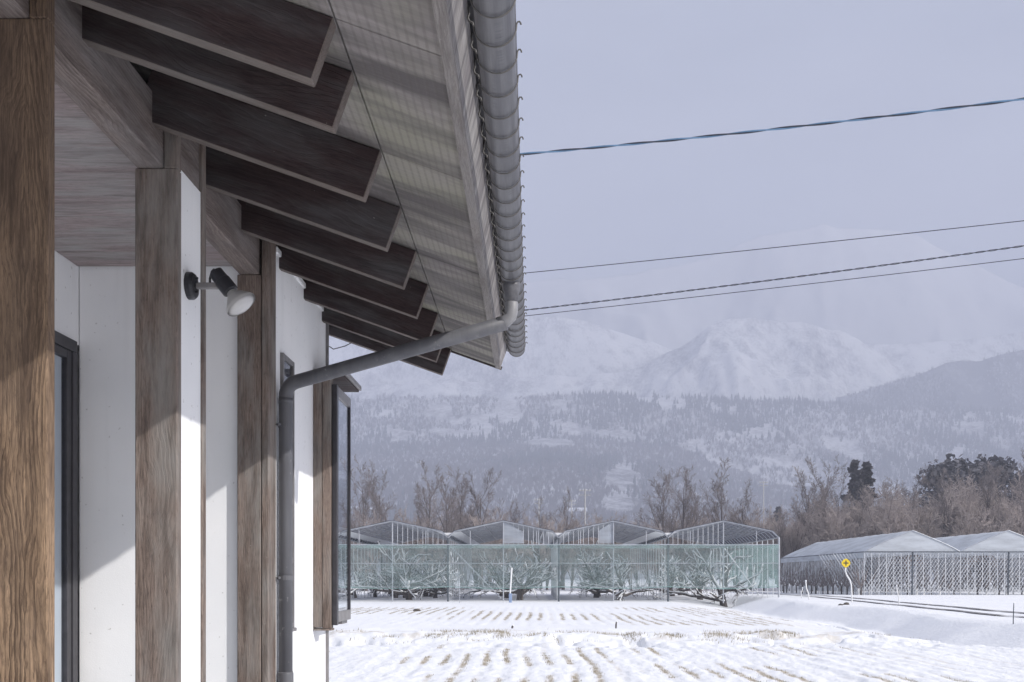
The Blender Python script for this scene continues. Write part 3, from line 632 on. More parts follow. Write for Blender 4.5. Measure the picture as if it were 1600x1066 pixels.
# corner box window with its wooden side post and little hood
bw = empty('corner_window'); bw.parent = house
del_keys = None
XQ = -0.9625; YQ = 4.89
MB().box(XW+0.001, -1.004, YQ, YQ+0.075, EYE-0.238, EYE+0.97).build('side_post', M['post_grey'], bw, bevel=0.002)
MB().box(-1.002, XQ, YQ+0.004, YQ+0.075, EYE-0.242, EYE+0.97).build('side_batten', M['post_grey'], bw, bevel=0.002)
MB().box(XW+0.003, XQ+0.004, YQ-0.004, YQ+0.08, EYE-0.252, EYE-0.243).build('foot_plate', M['post_grey'], bw)
MB().box(XQ+0.001, -0.936, YQ+0.03, YQ+0.070, EYE-0.228, EYE+0.93).build('window_stile', M['alu'], bw, bevel=0.002)
MB().box(-0.962, -0.944, 5.322, 5.338, EYE-0.215, EYE+0.93).build('window_stile', M['alu'], bw)
MB().box(-0.962, -0.942, 4.961, 5.321, EYE+0.885, EYE+0.93).build('top_rail', M['alu_grey'], bw)
MB().box(-0.962, -0.942, 4.961, 5.321, EYE-0.215, EYE-0.165).build('bottom_rail', M['alu_grey'], bw)
MB().add([(-0.951, 4.961, EYE-0.164), (-0.951, 5.321, EYE-0.164), (-0.951, 5.321, EYE+0.884), (-0.951, 4.961, EYE+0.884)], [(0, 1, 2, 3)]).build('pane', M['glass'], bw)
MB().box(-1.04, -0.963, 5.191, 5.34, EYE-0.235, EYE-0.216).build('window_floor', M['alu_grey'], bw)
MB().box(-1.04, -0.9635, 4.967, 5.32, EYE-0.16, EYE-0.135).build('snow_on_sill', M['snowcap'], bw, bevel=0.008)
mb = MB(); mb.box(XW+0.002, -0.888, 4.885, 5.34, EYE+0.975, EYE+0.998); mb.build('hood', M['alu_grey'], bw, bevel=0.002)
MB().box(XW+0.02, -0.900, 4.90, 5.33, EYE+0.966, EYE+0.9745).build('hood_lining', M['rafter'], bw)
MB().box(XW-0.01, XW+0.012, 5.192, 5.215, EYE-0.9, EYE+1.30).build('corner_trim', M['alu_grey'], house)
MB().tube([(XW+0.012, 5.22, EYE+1.18), (XW+0.03, 5.24, EYE+1.17), (XW+0.08, 5.3, EYE+1.20), (XW+0.10, 5.36, EYE+1.23)], 0.0025, 5).build('cable', M['black'], house)

# recess: ceiling boards and the sliding door
for k in range(13):
    y0 = 1.62+0.188*k
    MB().box(-1.802, XP0+0.002, y0+0.0015, min(y0+0.1865, 4.074), EYE+1.235, EYE+1.25).build('ceiling_board', M['ceilwood'], house, bevel=0.002)
door = empty('sliding_door'); door.parent = house
MB().box(-1.806, -1.7935, 2.46, 4.042, EYE+0.885, EYE+0.932).build('door_head', M['alu'], door, bevel=0.002)
MB().box(-1.806, -1.7925, 4.002, 4.044, -0.1, EYE+0.884).build('door_jamb', M['alu'], door, bevel=0.002)
MB().box(-1.835, -1.7975, 3.962, 4.000, 0.0, EYE+0.883).build('door_stile', M['alu'], door, bevel=0.002)
MB().box(-1.815, -1.785, 2.47, 2.53, 0.0, EYE+0.883).build('door_stile', M['alu'], door)
MB().box(-1.834, -1.7985, 2.531, 3.961, EYE+0.852, EYE+0.882).build('door_rail', M['alu'], door)
MB().add([(-1.808, 2.531, 0.0), (-1.808, 3.961, 0.0), (-1.808, 3.961, EYE+0.851), (-1.808, 2.531, EYE+0.851)], [(0, 1, 2, 3)]).build('door_pane', M['glass'], door)
MB().box(-1.825, -1.820, 2.48, 3.961, 0.0, EYE+0.87).build('door_curtain', M['lime'], door)

# ------------------------------------------------------------------ spotlight on the narrow plaster strip
LY = 3.105; LZ = EYE+(VPY-447)*LY/F
lamp = empty('spotlight', (XP1-0.006, LY, LZ), label='outdoor spotlight with black body and white reflector on the narrow plaster strip', cat='spotlight')
def lp(o): o.parent = lamp; return o
mb = MB(); mb.tube([(0, 0, 0), (0.014, 0, 0), (0.022, 0, 0), (0.024, 0, 0)], [0.041, 0.041, 0.035, 0.02], 20); lp(mb.build('wall_plate', M['black'], smooth=False))
for dz in (-0.02, 0.022): lp(MB().tube([(0.022, -0.006, dz), (0.032, -0.006, dz)], 0.0035, 8).build('screw', M['black']))
mb = MB(); mb.box(0.024, 0.110, -0.009, 0.009, -0.009, 0.009); lp(mb.build('arm', M['alu_grey'], bevel=0.003))
ax = Vector((0.62, -0.07, -0.78)).normalized(); c0 = Vector((0.112, -0.014, 0.006))
mb = MB(); mb.tube([c0-ax*0.042, c0-ax*0.040, c0-ax*0.010, c0-ax*0.006, c0+ax*0.034, c0+ax*0.038], [0.016, 0.0215, 0.0225, 0.0245, 0.0245, 0.020], 20); lp(mb.build('lamp_body', M['black'], smooth=False))
mb = MB(); mb.tube([c0+ax*0.034, c0+ax*0.046, c0+ax*0.062, c0+ax*0.078, c0+ax*0.086, c0+ax*0.090], [0.0135, 0.0190, 0.0325, 0.0455, 0.0500, 0.0490], 28, cap=False); lp(mb.build('reflector', M['lampwhite'], smooth=True))
mb = MB(); mb.tube([c0+ax*0.088, c0+ax*0.096, c0+ax*0.099], [0.0480, 0.034, 0.010], 28); lp(mb.build('front_glass', M['lampwhite'], smooth=True))
lp(MB().tube([(0.066, 0, 0.006), (0.066, 0, 0.022), (0.072, 0, 0.044), (0.078, 0, 0.050), (0.086, -0.004, 0.047), tuple(c0-ax*0.036+Vector((0, 0, 0.004)))], 0.0036, 7).build('cord', M['black'], smooth=True))

# ================================================================== ORCHARD NET HOUSE (four steel bays in view, one more behind the house)
def gx(px, d): return (px-VPX)*d/F
G0 = 62.7; GD = 24.0; NB = 25
val = [gx(p, G0) for p in (352, 526, 700, 873, 1044, 1217)]
ZV, ZR = EYE+2.46, EYE+3.48
nh = empty('orchard_net_house', (0, G0, 0), label='steel framed orchard shelter hung with pale green net in the middle distance', cat='greenhouse')
def P_(mb, name, mat, kind=None, label=None, smooth=False): 
    o = mb.build(name, mat, None, smooth=smooth, kind=kind, label=label); o.data.transform(Matrix.Translation((0, -G0, 0))); o.parent = nh; return o
def prof1(t): return 0.30+0.70*t if t > 0.12 else t/0.12*0.384
def roofline(xa, xb, n=9):
    out = []
    xm = (xa+xb)/2
    for k in range(n+1):
        x = xa+(xb-xa)*k/n; t = 1-abs(x-xm)/((xb-xa)/2)
        out.append((x, ZV+(ZR-ZV)*prof1(t)))
    return out
for i, x in enumerate(val):                       # front posts
    P_(MB().tube([(x, G0, -0.1), (x, G0, ZV)], 0.062, 8), 'post', M['darksteel'] if 1 < i < 5 else M['steel'])
for xa, xb in zip(val[:-1], val[1:]):
    xm = (xa+xb)/2
    P_(MB().tube([(xm, G0+0.05, -0.1), (xm, G0+0.05, ZR)], 0.040, 6), 'ridge_post', M['steel'])
    for f in (0.2, 0.8):
        xx = xa+(xb-xa)*f; P_(MB().tube([(xx, G0+0.06, ZV-0.65), (xx, G0+0.06, ZV+(ZR-ZV)*0.42)], 0.022, 5), 'strut', M['steel'])
    rl = roofline(xa, xb, 34)
    P_(MB().tube([(x, G0, z) for x, z in rl], 0.045, 6), 'front_bow', M['steel'])
    for z, r in ((EYE+2.03, 0.035), (EYE+0.90, 0.020), (EYE-0.54, 0.016)):
        P_(MB().tube([(xa, G0-0.06, z), (xm, G0-0.06, z-0.03), (xb, G0-0.06, z)], r, 5), 'rail', M['steel'])
    # ridge and valley pipes running back
    P_(MB().tube([(xm, G0, ZR), (xm, G0+GD, ZR)], 0.035, 5), 'ridge_pipe', M['steel'])
    P_(MB().tube([(xb, G0, ZV), (xb, G0+GD, ZV)], 0.045, 5), 'valley_pipe', M['steel'])
    # bows behind the front one: too many and too thin to pick out singly
    mb = MB()
    for k in range(1, NB):
        y = G0+GD*k/(NB-1); mb.tube([(x, y, z) for x, z in rl[::2]], 0.024, 4, cap=False)
    P_(mb, 'roof_bow', M['steel'], kind='stuff')
    mb = MB()
    for k in range(1, 17):
        y = G0+GD*k/16; mb.tube([(xb, y, -0.1), (xb, y, ZV)], 0.032, 4, cap=False)
    P_(mb, 'valley_leg', M['steel_pale'], kind='stuff')
    mb = MB()                                       # purlins
    for q in (6, 11, 23, 28): mb.tube([(rl[q][0], G0, rl[q][1]-0.04), (rl[q][0], G0+GD, rl[q][1]-0.04)], 0.020, 4)
    P_(mb, 'purlin', M['steel'], kind='stuff')
    # film over the two slopes, drawn up a little above the valley
    for side in (0, 1):
        pts = [p for p in rl if (p[0] <= xm+1e-6 if side == 0 else p[0] >= xm-1e-6)]
        vs = []; fs = []; ny = 26
        for j in range(ny+1):
            y = G0-0.12+(GD+0.1)*j/ny
            for x, z in pts: vs.append((x, y, z+0.055-0.03*(j % 2)))
        m_ = len(pts)
        for j in range(ny):
            for k in range(m_-1): fs.append((j*m_+k, j*m_+k+1, (j+1)*m_+k+1, (j+1)*m_+k))
        P_(MB().add(vs, fs), 'roof_film', M['film'], smooth=False)
    # snow left lying in the valley
    if xb < val[-1]-1: P_(MB().prism([(xb-0.75, ZV+0.40), (xb-0.35, ZV+0.25), (xb, ZV+0.12), (xb+0.35, ZV+0.25), (xb+0.75, ZV+0.40), (xb+0.3, ZV+0.31), (xb-0.3, ZV+0.31)], G0+0.3, G0+GD-0.5), 'valley_snow', M['snowcap'])
    mb = MB()                                       # thin upright bars of the gable
    nb_ = 22
    for k in range(1, nb_):
        x = xa+(xb-xa)*k/nb_
        if (x < xm) == (xm > 0): 
            t = 1-abs(x-xm)/((xb-xa)/2); mb.tube([(x, G0+0.12, ZV-0.45), (x, G0+0.12, ZV+(ZR-ZV)*prof1(t)-0.03)], 0.018, 4, cap=False)
    P_(mb, 'gable_bar', M['steel_pale'], kind='stuff')
    # gable curtain on one half
    w0, w1 = (xm, xb) if xm < -4 else ((xa, xm) if xm > 4 else (xm, xm+(xb-xm)*0.55))
    # hanging net
    vs = []; fs = []; nx, nzz = 26, 8
    for j in range(nzz+1):
        for k in range(nx+1):
            x = xa+(xb-xa)*k/nx; z = EYE+2.06-(2.06+0.56)*j/nzz
            dip = -0.16*math.sin(math.pi*k/nx)*(j/nzz)**2*(0.5+0.5*math.sin(x*1.7))
            vs.append((x, G0-0.085-0.03*math.sin(x*2.3+z*1.2), z+dip))
    for j in range(nzz):
        for k in range(nx): a = j*(nx+1)+k; fs.append((a, a+1, a+nx+2, a+nx+1))
    P_(MB().add(vs, fs), 'net_panel', M['net'], smooth=True)
    # doubled band of net along the top hem and bottom hem
    P_(MB().box(xa+0.05, xb-0.05, G0-0.075, G0-0.070, EYE+1.80, EYE+2.05), 'net_hem', M['net'])
    P_(MB().tube([(xa+(xb-xa)*k/8, G0-0.10, EYE-0.55-0.10*math.sin(math.pi*k/8)) for k in range(9)], 0.03, 5), 'hem_rope', M['net_side'])
for (a, b) in (((703, 853), (783, 935)), ((1186, 930), (1132, 857)), ((1000, 905), (960, 930)), ((625, 905), (650, 935))):
    P_(MB().tube([W(*a, G0+0.3), W(*b, G0+0.3)], 0.035, 5), 'brace', M['steel'])
for xm, xa, xb in ((gx(787, G0), gx(787, G0), gx(818, G0)), (gx(958, G0), gx(936, G0), gx(958, G0)), ):
    P_(MB().prism([(xa, ZV-0.35), (xb, ZV-0.35), (xb, ZR-0.05 if xb == xm else ZV+0.35), (xa, ZR-0.05 if xa == xm else ZV+0.45)], G0+0.10, G0+0.105), 'gable_sheet', M['film_clear'])
# right-hand side net and its legs
vs = []; fs = []
for j in range(7):
    for k in range(11): vs.append((val[-1]+0.06, G0+1.6*k, EYE+2.06-(2.6)*j/6))
for j in range(6):
    for k in range(10): a = j*11+k; fs.append((a, a+1, a+12, a+11))
P_(MB().add(vs, fs), 'side_net', M['net_side'])

# ------------------------------------------------------------------ white film greenhouse on the right
H0, H1 = 75.0, 100.0
gh = empty('film_greenhouse', (0, H0, 0), label='long greenhouse with white film roof behind the yellow sign', cat='greenhouse')
def Q_(mb, name, mat, kind=None, smooth=False):
    o = mb.build(name, mat, None, smooth=smooth, kind=kind); o.data.transform(Matrix.Translation((0, -H0, 0))); o.parent = gh; return o
hv = [gx(p, H0) for p in (1350, 1500, 1650, 1800)]; ZV2, ZR2 = EYE+1.90, EYE+3.47
def roof2(xa, xb, n=14):
    out = []; xm = (xa+xb)/2
    for k in range(n+1):
        x = xa+(xb-xa)*k/n; t = 1-abs(x-xm)/((xb-xa)/2); out.append((x, ZV2+(ZR2-ZV2)*(t**0.86)))
    return out
rs = random.Random(5)
for bi, (xa, xb) in enumerate(zip(hv[:-1], hv[1:])):
    rl = roof2(xa, xb); vs = []; fs = []; ny = 24
    for j in range(ny+1):
        y = H0-0.1+(H1-H0)*j/ny
        for x, z in rl: vs.append((x, y, z-0.03*(j % 2)+rs.uniform(-0.012, 0.012)))
    m_ = len(rl)
    for j in range(ny):
        for k in range(m_-1): fs.append((j*m_+k, j*m_+k+1, (j+1)*m_+k+1, (j+1)*m_+k))
    Q_(MB().add(vs, fs), 'roof_film', M['film_white'], smooth=True)
    vs = [(x, H0-0.05, z) for x, z in rl]; Q_(MB().add(vs, [tuple(range(len(vs)))]), 'gable_film', M['film_white'])
    Q_(MB().tube([(x, H0-0.1, z) for x, z in rl], 0.03, 5), 'front_bow', M['steel'])
    Q_(MB().tube([(xa, H0-0.12, ZV2), (xb, H0-0.12, ZV2)], 0.045, 5), 'eave_rail', M['darksteel'])
    xm = (xa+xb)/2; Q_(MB().tube([(xm, H0, -0.1), (xm+0.05, H0, ZV2)], 0.06, 6), 'gable_post', M['darksteel'])
    for k in range(13):
        x = xa+(xb-xa)*k/13; Q_(MB().tube([(x, H0-0.05, -0.1), (x, H0-0.05, ZV2)], 0.024, 4), 'post', M['steel_pale'])
    mb = MB()
    for k in range(30):
        x = xa+(xb-xa)*(k/29)
        for (sx, yy) in ((1.9, 0.4), (-1.9, 1.2), (1.9, 3.2), (-1.9, 5.0)):
            mb.tube([(x, H0+yy, 0.35), (x+sx, H0+yy, ZV2-0.1)], 0.026, 4, cap=False)
    Q_(mb, 'trellis_cane', M['steel_pale'], kind='stuff')
xa = hv[0]
for k in range(26):
    y = H0+(H1-H0)*k/25; Q_(MB().tube([(xa, y, -0.1), (xa, y, ZV2)], 0.028, 4), 'side_post', M['steel_pale'])
Q_(MB().tube([(xa, H0, ZV2), (xa, H1, ZV2)], 0.05, 5), 'eave_pipe', M['darksteel'])
Q_(MB().box(xa-0.04, xa-0.035, H0, H1, ZV2-0.45, ZV2-0.03), 'valance', M['film_white'])
mb = MB()
for k in range(60):
    y = H0+(H1-H0)*k/60
    mb.tube([(xa+0.15, y+1.6, 0.3), (xa+0.15, y, ZV2-0.45)], 0.024, 4, cap=False)
    mb.tube([(xa+1.9, y+1.6, 0.3), (xa+1.9, y-0.3, ZV2-0.3)], 0.024, 4, cap=False)
Q_(mb, 'trellis_cane', M['steel_pale'], kind='stuff')

# ================================================================== TREES
def grow(mbs, p, d, L, r, lev, spec, rnd, snow=None):
    nseg, wob, grav = spec['seg'][lev], spec['wob'][lev], spec['grav'][lev]
    pts = [Vector(p)]; rad = [r]; dirs = [Vector(d)]; q = Vector(p); dd = Vector(d).normalized()
    for k in range(nseg):
        dd = (dd+Vector((rnd.gauss(0, wob), rnd.gauss(0, wob), rnd.gauss(0, wob)+grav))).normalized()
        q = q+dd*(L/nseg); pts.append(q.copy()); dirs.append(dd.copy()); rad.append(max(r*(1-(k+1)/nseg*spec['taper'][lev]), spec['rmin']))
    mbs[0 if lev < spec['split'] else 1].tube(pts, rad, spec['sides'][lev], cap=False)
    if snow is not None and lev < spec.get('snowlev', 2):
        sp = []; sr = []
        for a, b, c in zip(pts, rad, dirs):
            if lev == 0 and c.z > 0.8: continue
            sp.append(a+Vector((0, 0, b*0.75+0.012))); sr.append(max(b*0.9, 0.05)*rnd.uniform(0.6, 1.2))
        if len(sp) > 1: snow.tube(sp, sr, 4)
    if lev+1 < len(spec['n']):
        for c in range(spec['n'][lev+1]):
            t = spec['t0'][lev]+(1-spec['t0'][lev])*(c+rnd.random())/spec['n'][lev+1]
            i = min(int(t*nseg), nseg-1); f = t*nseg-i; base = pts[i].lerp(pts[i+1], f); dv = dirs[i+1]
            side = dv.orthogonal().normalized(); side.rotate(Matrix.Rotation(rnd.uniform(0, 6.283), 3, dv))
            ang = spec['ang'][lev]*rnd.uniform(0.7, 1.3)
            nd = dv*math.cos(ang)+side*math.sin(ang)
            grow(mbs, base, nd, L*spec['len'][lev]*rnd.uniform(0.65, 1.2)*(1.1-0.45*t), rad[i]*spec['rr'][lev], lev+1, spec, rnd, snow)
TALL = dict(n=[1, 14, 8, 7, 4], seg=[6, 4, 3, 2, 1], wob=[0.05, 0.08, 0.11, 0.12, 0.1], grav=[0.02, 0.12, 0.08, 0.05, 0], taper=[0.88, 0.88, 0.8, 0.7, 0.5], sides=[6, 4, 3, 3, 3], rmin=0.012, split=2, t0=[0.18, 0.15, 0.1, 0.1], ang=[0.52, 0.5, 0.6, 0.6], len=[0.46, 0.42, 0.45, 0.6], rr=[0.42, 0.45, 0.5, 0.6])
BUSH = dict(n=[1, 12, 9, 7, 4], seg=[3, 4, 3, 2, 1], wob=[0.08, 0.08, 0.12, 0.14, 0.1], grav=[0.0, 0.12, 0.07, 0.03, 0], taper=[0.5, 0.88, 0.8, 0.7, 0.5], sides=[5, 4, 3, 3, 3], rmin=0.012, split=2, t0=[0.06, 0.15, 0.1, 0.1], ang=[0.36, 0.5, 0.65, 0.6], len=[1.25, 0.42, 0.45, 0.6], rr=[0.45, 0.45, 0.5, 0.6])
APPLE = dict(n=[1, 7, 6, 4, 3], seg=[3, 6, 4, 2, 1], wob=[0.12, 0.17, 0.20, 0.2, 0.1], grav=[0.1, 0.02, 0.03, 0.02, 0], taper=[0.25, 0.75, 0.8, 0.7, 0.5], sides=[8, 6, 4, 3, 3], rmin=0.010, split=2, t0=[0.35, 0.2, 0.1, 0.1], ang=[1.12, 0.75, 0.8, 0.7], len=[2.9, 0.45, 0.5, 0.5], rr=[0.55, 0.55, 0.5, 0.6], snowlev=3)
def tree_meshes(spec, seed, H, r, mats, tilt=0.05, snow=False, first=0.6):
    rnd = random.Random(seed); mbs = [MB(), MB()]; sn = MB() if snow else None
    grow(mbs, (0, 0, -0.2), (rnd.gauss(0, tilt), rnd.gauss(0, tilt), 1), H, r, 0, spec, rnd, sn)
    out = [('trunk', mbs[0], mats[0]), ('crown', mbs[1], mats[1])]+([('snow', sn, M['snowcap'])] if snow else [])
    res = []
    for nm, mb, mt in out:
        me = bpy.data.meshes.new(nm); me.from_pydata(mb.v, [], mb.f); me.materials.append(mt); me.polygons.foreach_set('use_smooth', [True]*len(me.polygons)); me.update(); res.append((nm, me))
    return res
def place_tree(name, meshes, loc, scale, rot, label, cat='tree', group=None):
    e = empty(name, loc, label=label, cat=cat, group=group); e.scale = scale if hasattr(scale, '__len__') else (scale,)*3; e.rotation_euler = (0, 0, rot)
    for nm, me in meshes: link(bpy.data.objects.new(nm, me), e)
    return e
tall = [tree_meshes(TALL, 40+i, 10.0, 0.24, (M['bark_trunk'], M['bark_far'])) for i in range(5)]
bush = [tree_meshes(BUSH, 60+i, 3.6, 0.13, (M['bark_trunk'], M['twig_brown']), 0.15) for i in range(5)]
apple = [tree_meshes(APPLE, s, 1.25, 0.24, (M['bark'], M['bark']), 0.12, True) for s in (81, 83, 85)]

ORD = 'first second third fourth fifth sixth seventh eighth ninth tenth eleventh twelfth thirteenth fourteenth fifteenth sixteenth seventeenth eighteenth nineteenth'.split()
def nth(k):                      # 0 -> first
    if k < 19: return ORD[k]
    t, u_ = divmod(k+1, 10); tens = {2: 'twent', 3: 'thirt', 4: 'fort', 5: 'fift', 6: 'sixt'}[t]
    return tens+'ieth' if u_ == 0 else tens+'y-'+ORD[u_-1]
# old apple trees inside the net house
for i, (px, d, sc, lab) in enumerate([
        (640, 67.5, 1.0, 'spreading snow laden apple tree under the leftmost net bay'),
        (812, 66.5, 1.0, 'gnarled apple tree under the second net bay beside the white stake'),
        (966, 66.8, 0.92, 'apple tree leaning outwards under the third net bay'),
        (1132, 66.8, 1.08, 'broad apple tree with long low limbs under the rightmost net bay')]):
    x = gx(px, d); place_tree('apple_tree', apple[i % 3], (x, d, gz(x, d)), sc, 0.7+1.9*i, lab, group='apple trees under the net')
for i in range(16):
    bay = i % 4; d = 74+6.0*(i//4)+rs.uniform(-1, 1); x = (val[bay+1]+val[bay+2])/2+rs.uniform(-0.8, 0.8)
    place_tree('apple_tree', apple[(i+1) % 3], (x, d, 0), rs.uniform(0.85, 1.0), rs.uniform(0, 6), 'apple tree in the %s row behind the front one, %s net bay from the house' % (nth(i//4), nth(bay)), group='apple trees deeper in the net house')
for i in range(7):
    x = gx(552+i*21, 72); place_tree('apple_tree', apple[i % 3], (x, 73+3*(i % 3), 0), 0.7, i*1.3, 'small dark trunked apple tree in the leftmost bay, %s from the house' % nth(i), group='small apple trees in the left bay')

# young trees in rows inside the white greenhouse
mb = MB(); mb.tube([(0, 0, -0.1), (0.01, 0, 0.75)], [0.075, 0.06], 6); mb2 = MB(); rnd = random.Random(9)
for k in range(9):
    a = rnd.uniform(0, 6.28); mb2.tube([(0, 0, 0.7), (0.35*math.cos(a), 0.35*math.sin(a), 1.3), (0.6*math.cos(a), 0.6*math.sin(a), 2.3+rnd.uniform(-0.4, 0.4))], [0.028, 0.02, 0.008], 4)
yt = [('trunk', mb.mesh('trunk', M['whitepaint'])), ('crown', mb2.mesh('crown', M['bark_far']))]
mbd = MB(); mbd.tube([(0, 0, -0.1), (0.01, 0, 0.75)], [0.075, 0.06], 6); yt2 = [('trunk', mbd.mesh('trunk', M['bark'])), yt[1]]
for k in range(30):
    place_tree('young_fruit_tree', yt if k % 2 else yt2, (hv[0]-0.3+0.2*rs.random(), H0+25*k/30, 0), rs.uniform(0.85, 1.1), rs.uniform(0, 6), 'young fruit tree in the outer row of the white greenhouse, %s from the near gable' % nth(k), group='young fruit trees along the greenhouse side')
for k in range(26):
    place_tree('young_fruit_tree', yt if k % 3 else yt2, (hv[0]+0.3+0.57*k, H0+0.8+rs.random(), 0), rs.uniform(0.85, 1.1), rs.uniform(0, 6), 'young fruit tree in the row under the white gables, %s from the left' % nth(k), group='young fruit trees under the gables')

# bare trees behind
def hillz(px, d):
    t = (d-hB.d0)/(hB.d1-hB.d0); return float(hB.at(np.array([px]), np.array([t]))[2][0]) if t > 0 else 0.0
for i, (px, ty, d, lab) in enumerate([
        (572, 735, 112, 'tall bare tree nearest the house above the leftmost net roof'),
        (602, 748, 120, 'bare tree just right of the tallest one by the house'),
        (663, 742, 115, 'thin bare tree leaning over the first roof ridge'),
        (695, 752, 110, 'forked bare tree above the valley between the first two roofs'),
        (722, 748, 118, 'bare tree left of the second roof ridge'),
        (752, 752, 121, 'broad bare tree behind the second roof ridge'),
        (790, 790, 128, 'low bare tree right of the second roof ridge'),
        (845, 792, 125, 'low bare tree in front of the thin utility pole'),
        (880, 782, 122, 'twiggy bare tree left of the tall utility pole'),
        (1036, 748, 117, 'tall bare tree right of the third roof ridge'),
        (1062, 745, 113, 'bare tree with upright limbs above the third valley'),
        (1092, 765, 126, 'smaller bare tree left of the fourth roof ridge'),
        (1132, 738, 116, 'tallest bare tree behind the fourth roof ridge'),
        (1172, 770, 124, 'bare tree right of the fourth roof ridge'),
        (1262, 745, 118, 'slender bare tree at the left end of the thicket'),
        (1296, 735, 122, 'bare tree beside the two dark conifers'),
        (1545, 742, 119, 'bare tree before the dark cedar clump')]):
    z0 = hillz(px, d); H = (VPY-ty)*d/F+EYE-z0
    place_tree('bare_tree', tall[i % 5], (gx(px, d), d, z0), (H/11.6,)*3, i*1.7, lab, group='tall bare trees behind the greenhouses')
rs2 = random.Random(31)
for i in range(54):
    px = 1225+i*7.6+rs2.uniform(-3.5, 3.5); d = rs2.uniform(106, 140); ty = np.interp(px, [1225, 1300, 1400, 1500, 1620], [800, 758, 752, 742, 735])+rs2.uniform(-6, 26)
    z0 = hillz(px, d); H = (VPY-ty)*d/F+EYE-z0
    place_tree('thicket_tree', bush[i % 5] if i % 4 else tall[i % 5], (gx(px, d), d, z0), (H/7.4 if i % 4 else H/11.6,)*3, i*2.1, 'bare brown tree in the thicket behind the white greenhouse, %s from the left' % nth(i), group='thicket behind the white greenhouse')
for i in range(58):
    px = 545+i*12+rs2.uniform(-6, 6); d = rs2.uniform(104, 150); ty = np.interp(px, [545, 700, 800, 900, 1000, 1120, 1235], [795, 792, 788, 792, 802, 785, 790])+rs2.uniform(-10, 22)
    z0 = hillz(px, d); H = (VPY-ty)*d/F+EYE-z0
    place_tree('brush_tree', bush[(i+2) % 5], (gx(px, d), d, z0), (H/7.4,)*3, i*2.7, 'low bare brown tree in the brush behind the net roofs, %s from the house' % nth(i), group='brush behind the net house')

# evergreens
M['needle'] = plain('needle', (0.12, 0.115, 0.13), 0.9, var=0.4, scale=1.2)
def evergreen(seed, H, wid, rounded):
    rnd = np.random.RandomState(seed); C = []; S = []
    npl = 46 if rounded else 70
    for k in range(npl):                       # boughs: each a ragged drooping plume of sprays
        t = rnd.uniform(0.15, 0.97) if rounded else 0.12+0.86*(k/npl)
        env = wid*(math.sin(math.pi*min(t*0.80+0.18, 1))**0.55*rnd.uniform(0.55, 1.1) if rounded else (1-t)**0.9*rnd.uniform(0.65, 1.1)+0.03)
        a = rnd.uniform(0, 6.283); m = 110
        q = rnd.uniform(0.15, 1, m); r = env*q
        up = (0.9 if rounded else -0.25)*env*0.4*q**1.5
        w = 0.10*H*(0.35+0.5*env/wid)*(1.0 if rounded else 0.15+0.75*(1-t))
        c = np.stack([r*math.cos(a), r*math.sin(a), np.full(m, t*H*(0.93 if rounded else 1.0))+up], -1)+rnd.normal(0, 1, (m, 3))*np.array([w*0.42, w*0.42, w*0.55 if rounded else w*0.22])
        C.append(c); S.append(H*0.013*rnd.uniform(0.5, 1.6, m))
    c = np.concatenate(C); s = np.concatenate(S); nl = len(c); c[:, 2] = np.clip(c[:, 2], 0.05*H, H*1.0)
    v1 = rnd.normal(size=(nl, 3)); v1 /= np.linalg.norm(v1, axis=1)[:, None]; v2 = np.cross(v1, rnd.normal(size=(nl, 3))); v2 /= np.linalg.norm(v2, axis=1)[:, None]
    V = np.stack([c+v1*s[:, None]*1.5, c+v2*s[:, None], c-v1*s[:, None]*1.2-np.array([0, 0, 1])*s[:, None]*0.6, c-v2*s[:, None]], 1).reshape(-1, 3)
    f = np.arange(nl*4).reshape(-1, 4)
    tr = MB(); tr.tube([(0, 0, -0.5), (0, 0, H*0.5), (0, 0, H*0.9)], [H*0.03, H*0.02, H*0.002], 6)
    return [('trunk', tr.mesh('trunk', M['bark'])), ('crown', np_mesh('crown', V, f, M['needle']))]
con = [evergreen(s, 10, 2.3, False) for s in (1, 2)]; ced = [evergreen(s, 10, 2.5, True) for s in (3, 4, 5)]
for i, (px, ty, d, ms, w, lab) in enumerate([
        (1336, 716, 150, con[0], 1.0, 'dark pointed conifer, left one of the close pair above the thicket'),
        (1352, 719, 152, con[1], 1.0, 'dark pointed conifer, right one of the close pair above the thicket'),
        (1470, 716, 160, ced[0], 0.8, 'rounded dark cedar at the left of the cedar clump'),
        (1500, 706, 165, ced[1], 0.85, 'dark cedar standing second in the cedar clump'),
        (1530, 712, 162, ced[2], 0.9, 'dark cedar in the middle of the cedar clump'),
        (1558, 707, 168, ced[0], 0.85, 'dark cedar right of the middle of the cedar clump'),
        (1588, 732, 158, ced[1], 0.8, 'lower dark cedar at the right end of the clump'),
        (1215, 790, 230, con[1], 1.0, 'small dark fir behind the right end of the net house')]):
    z0 = hillz(px, d); H = (VPY-ty)*d/F+EYE-z0
    e = place_tree('evergreen_tree', ms, (gx(px, d), d, z0), (H/10*w*1.25, H/10*w*1.25, H/10), i*1.1, lab, group='evergreens above the thicket')

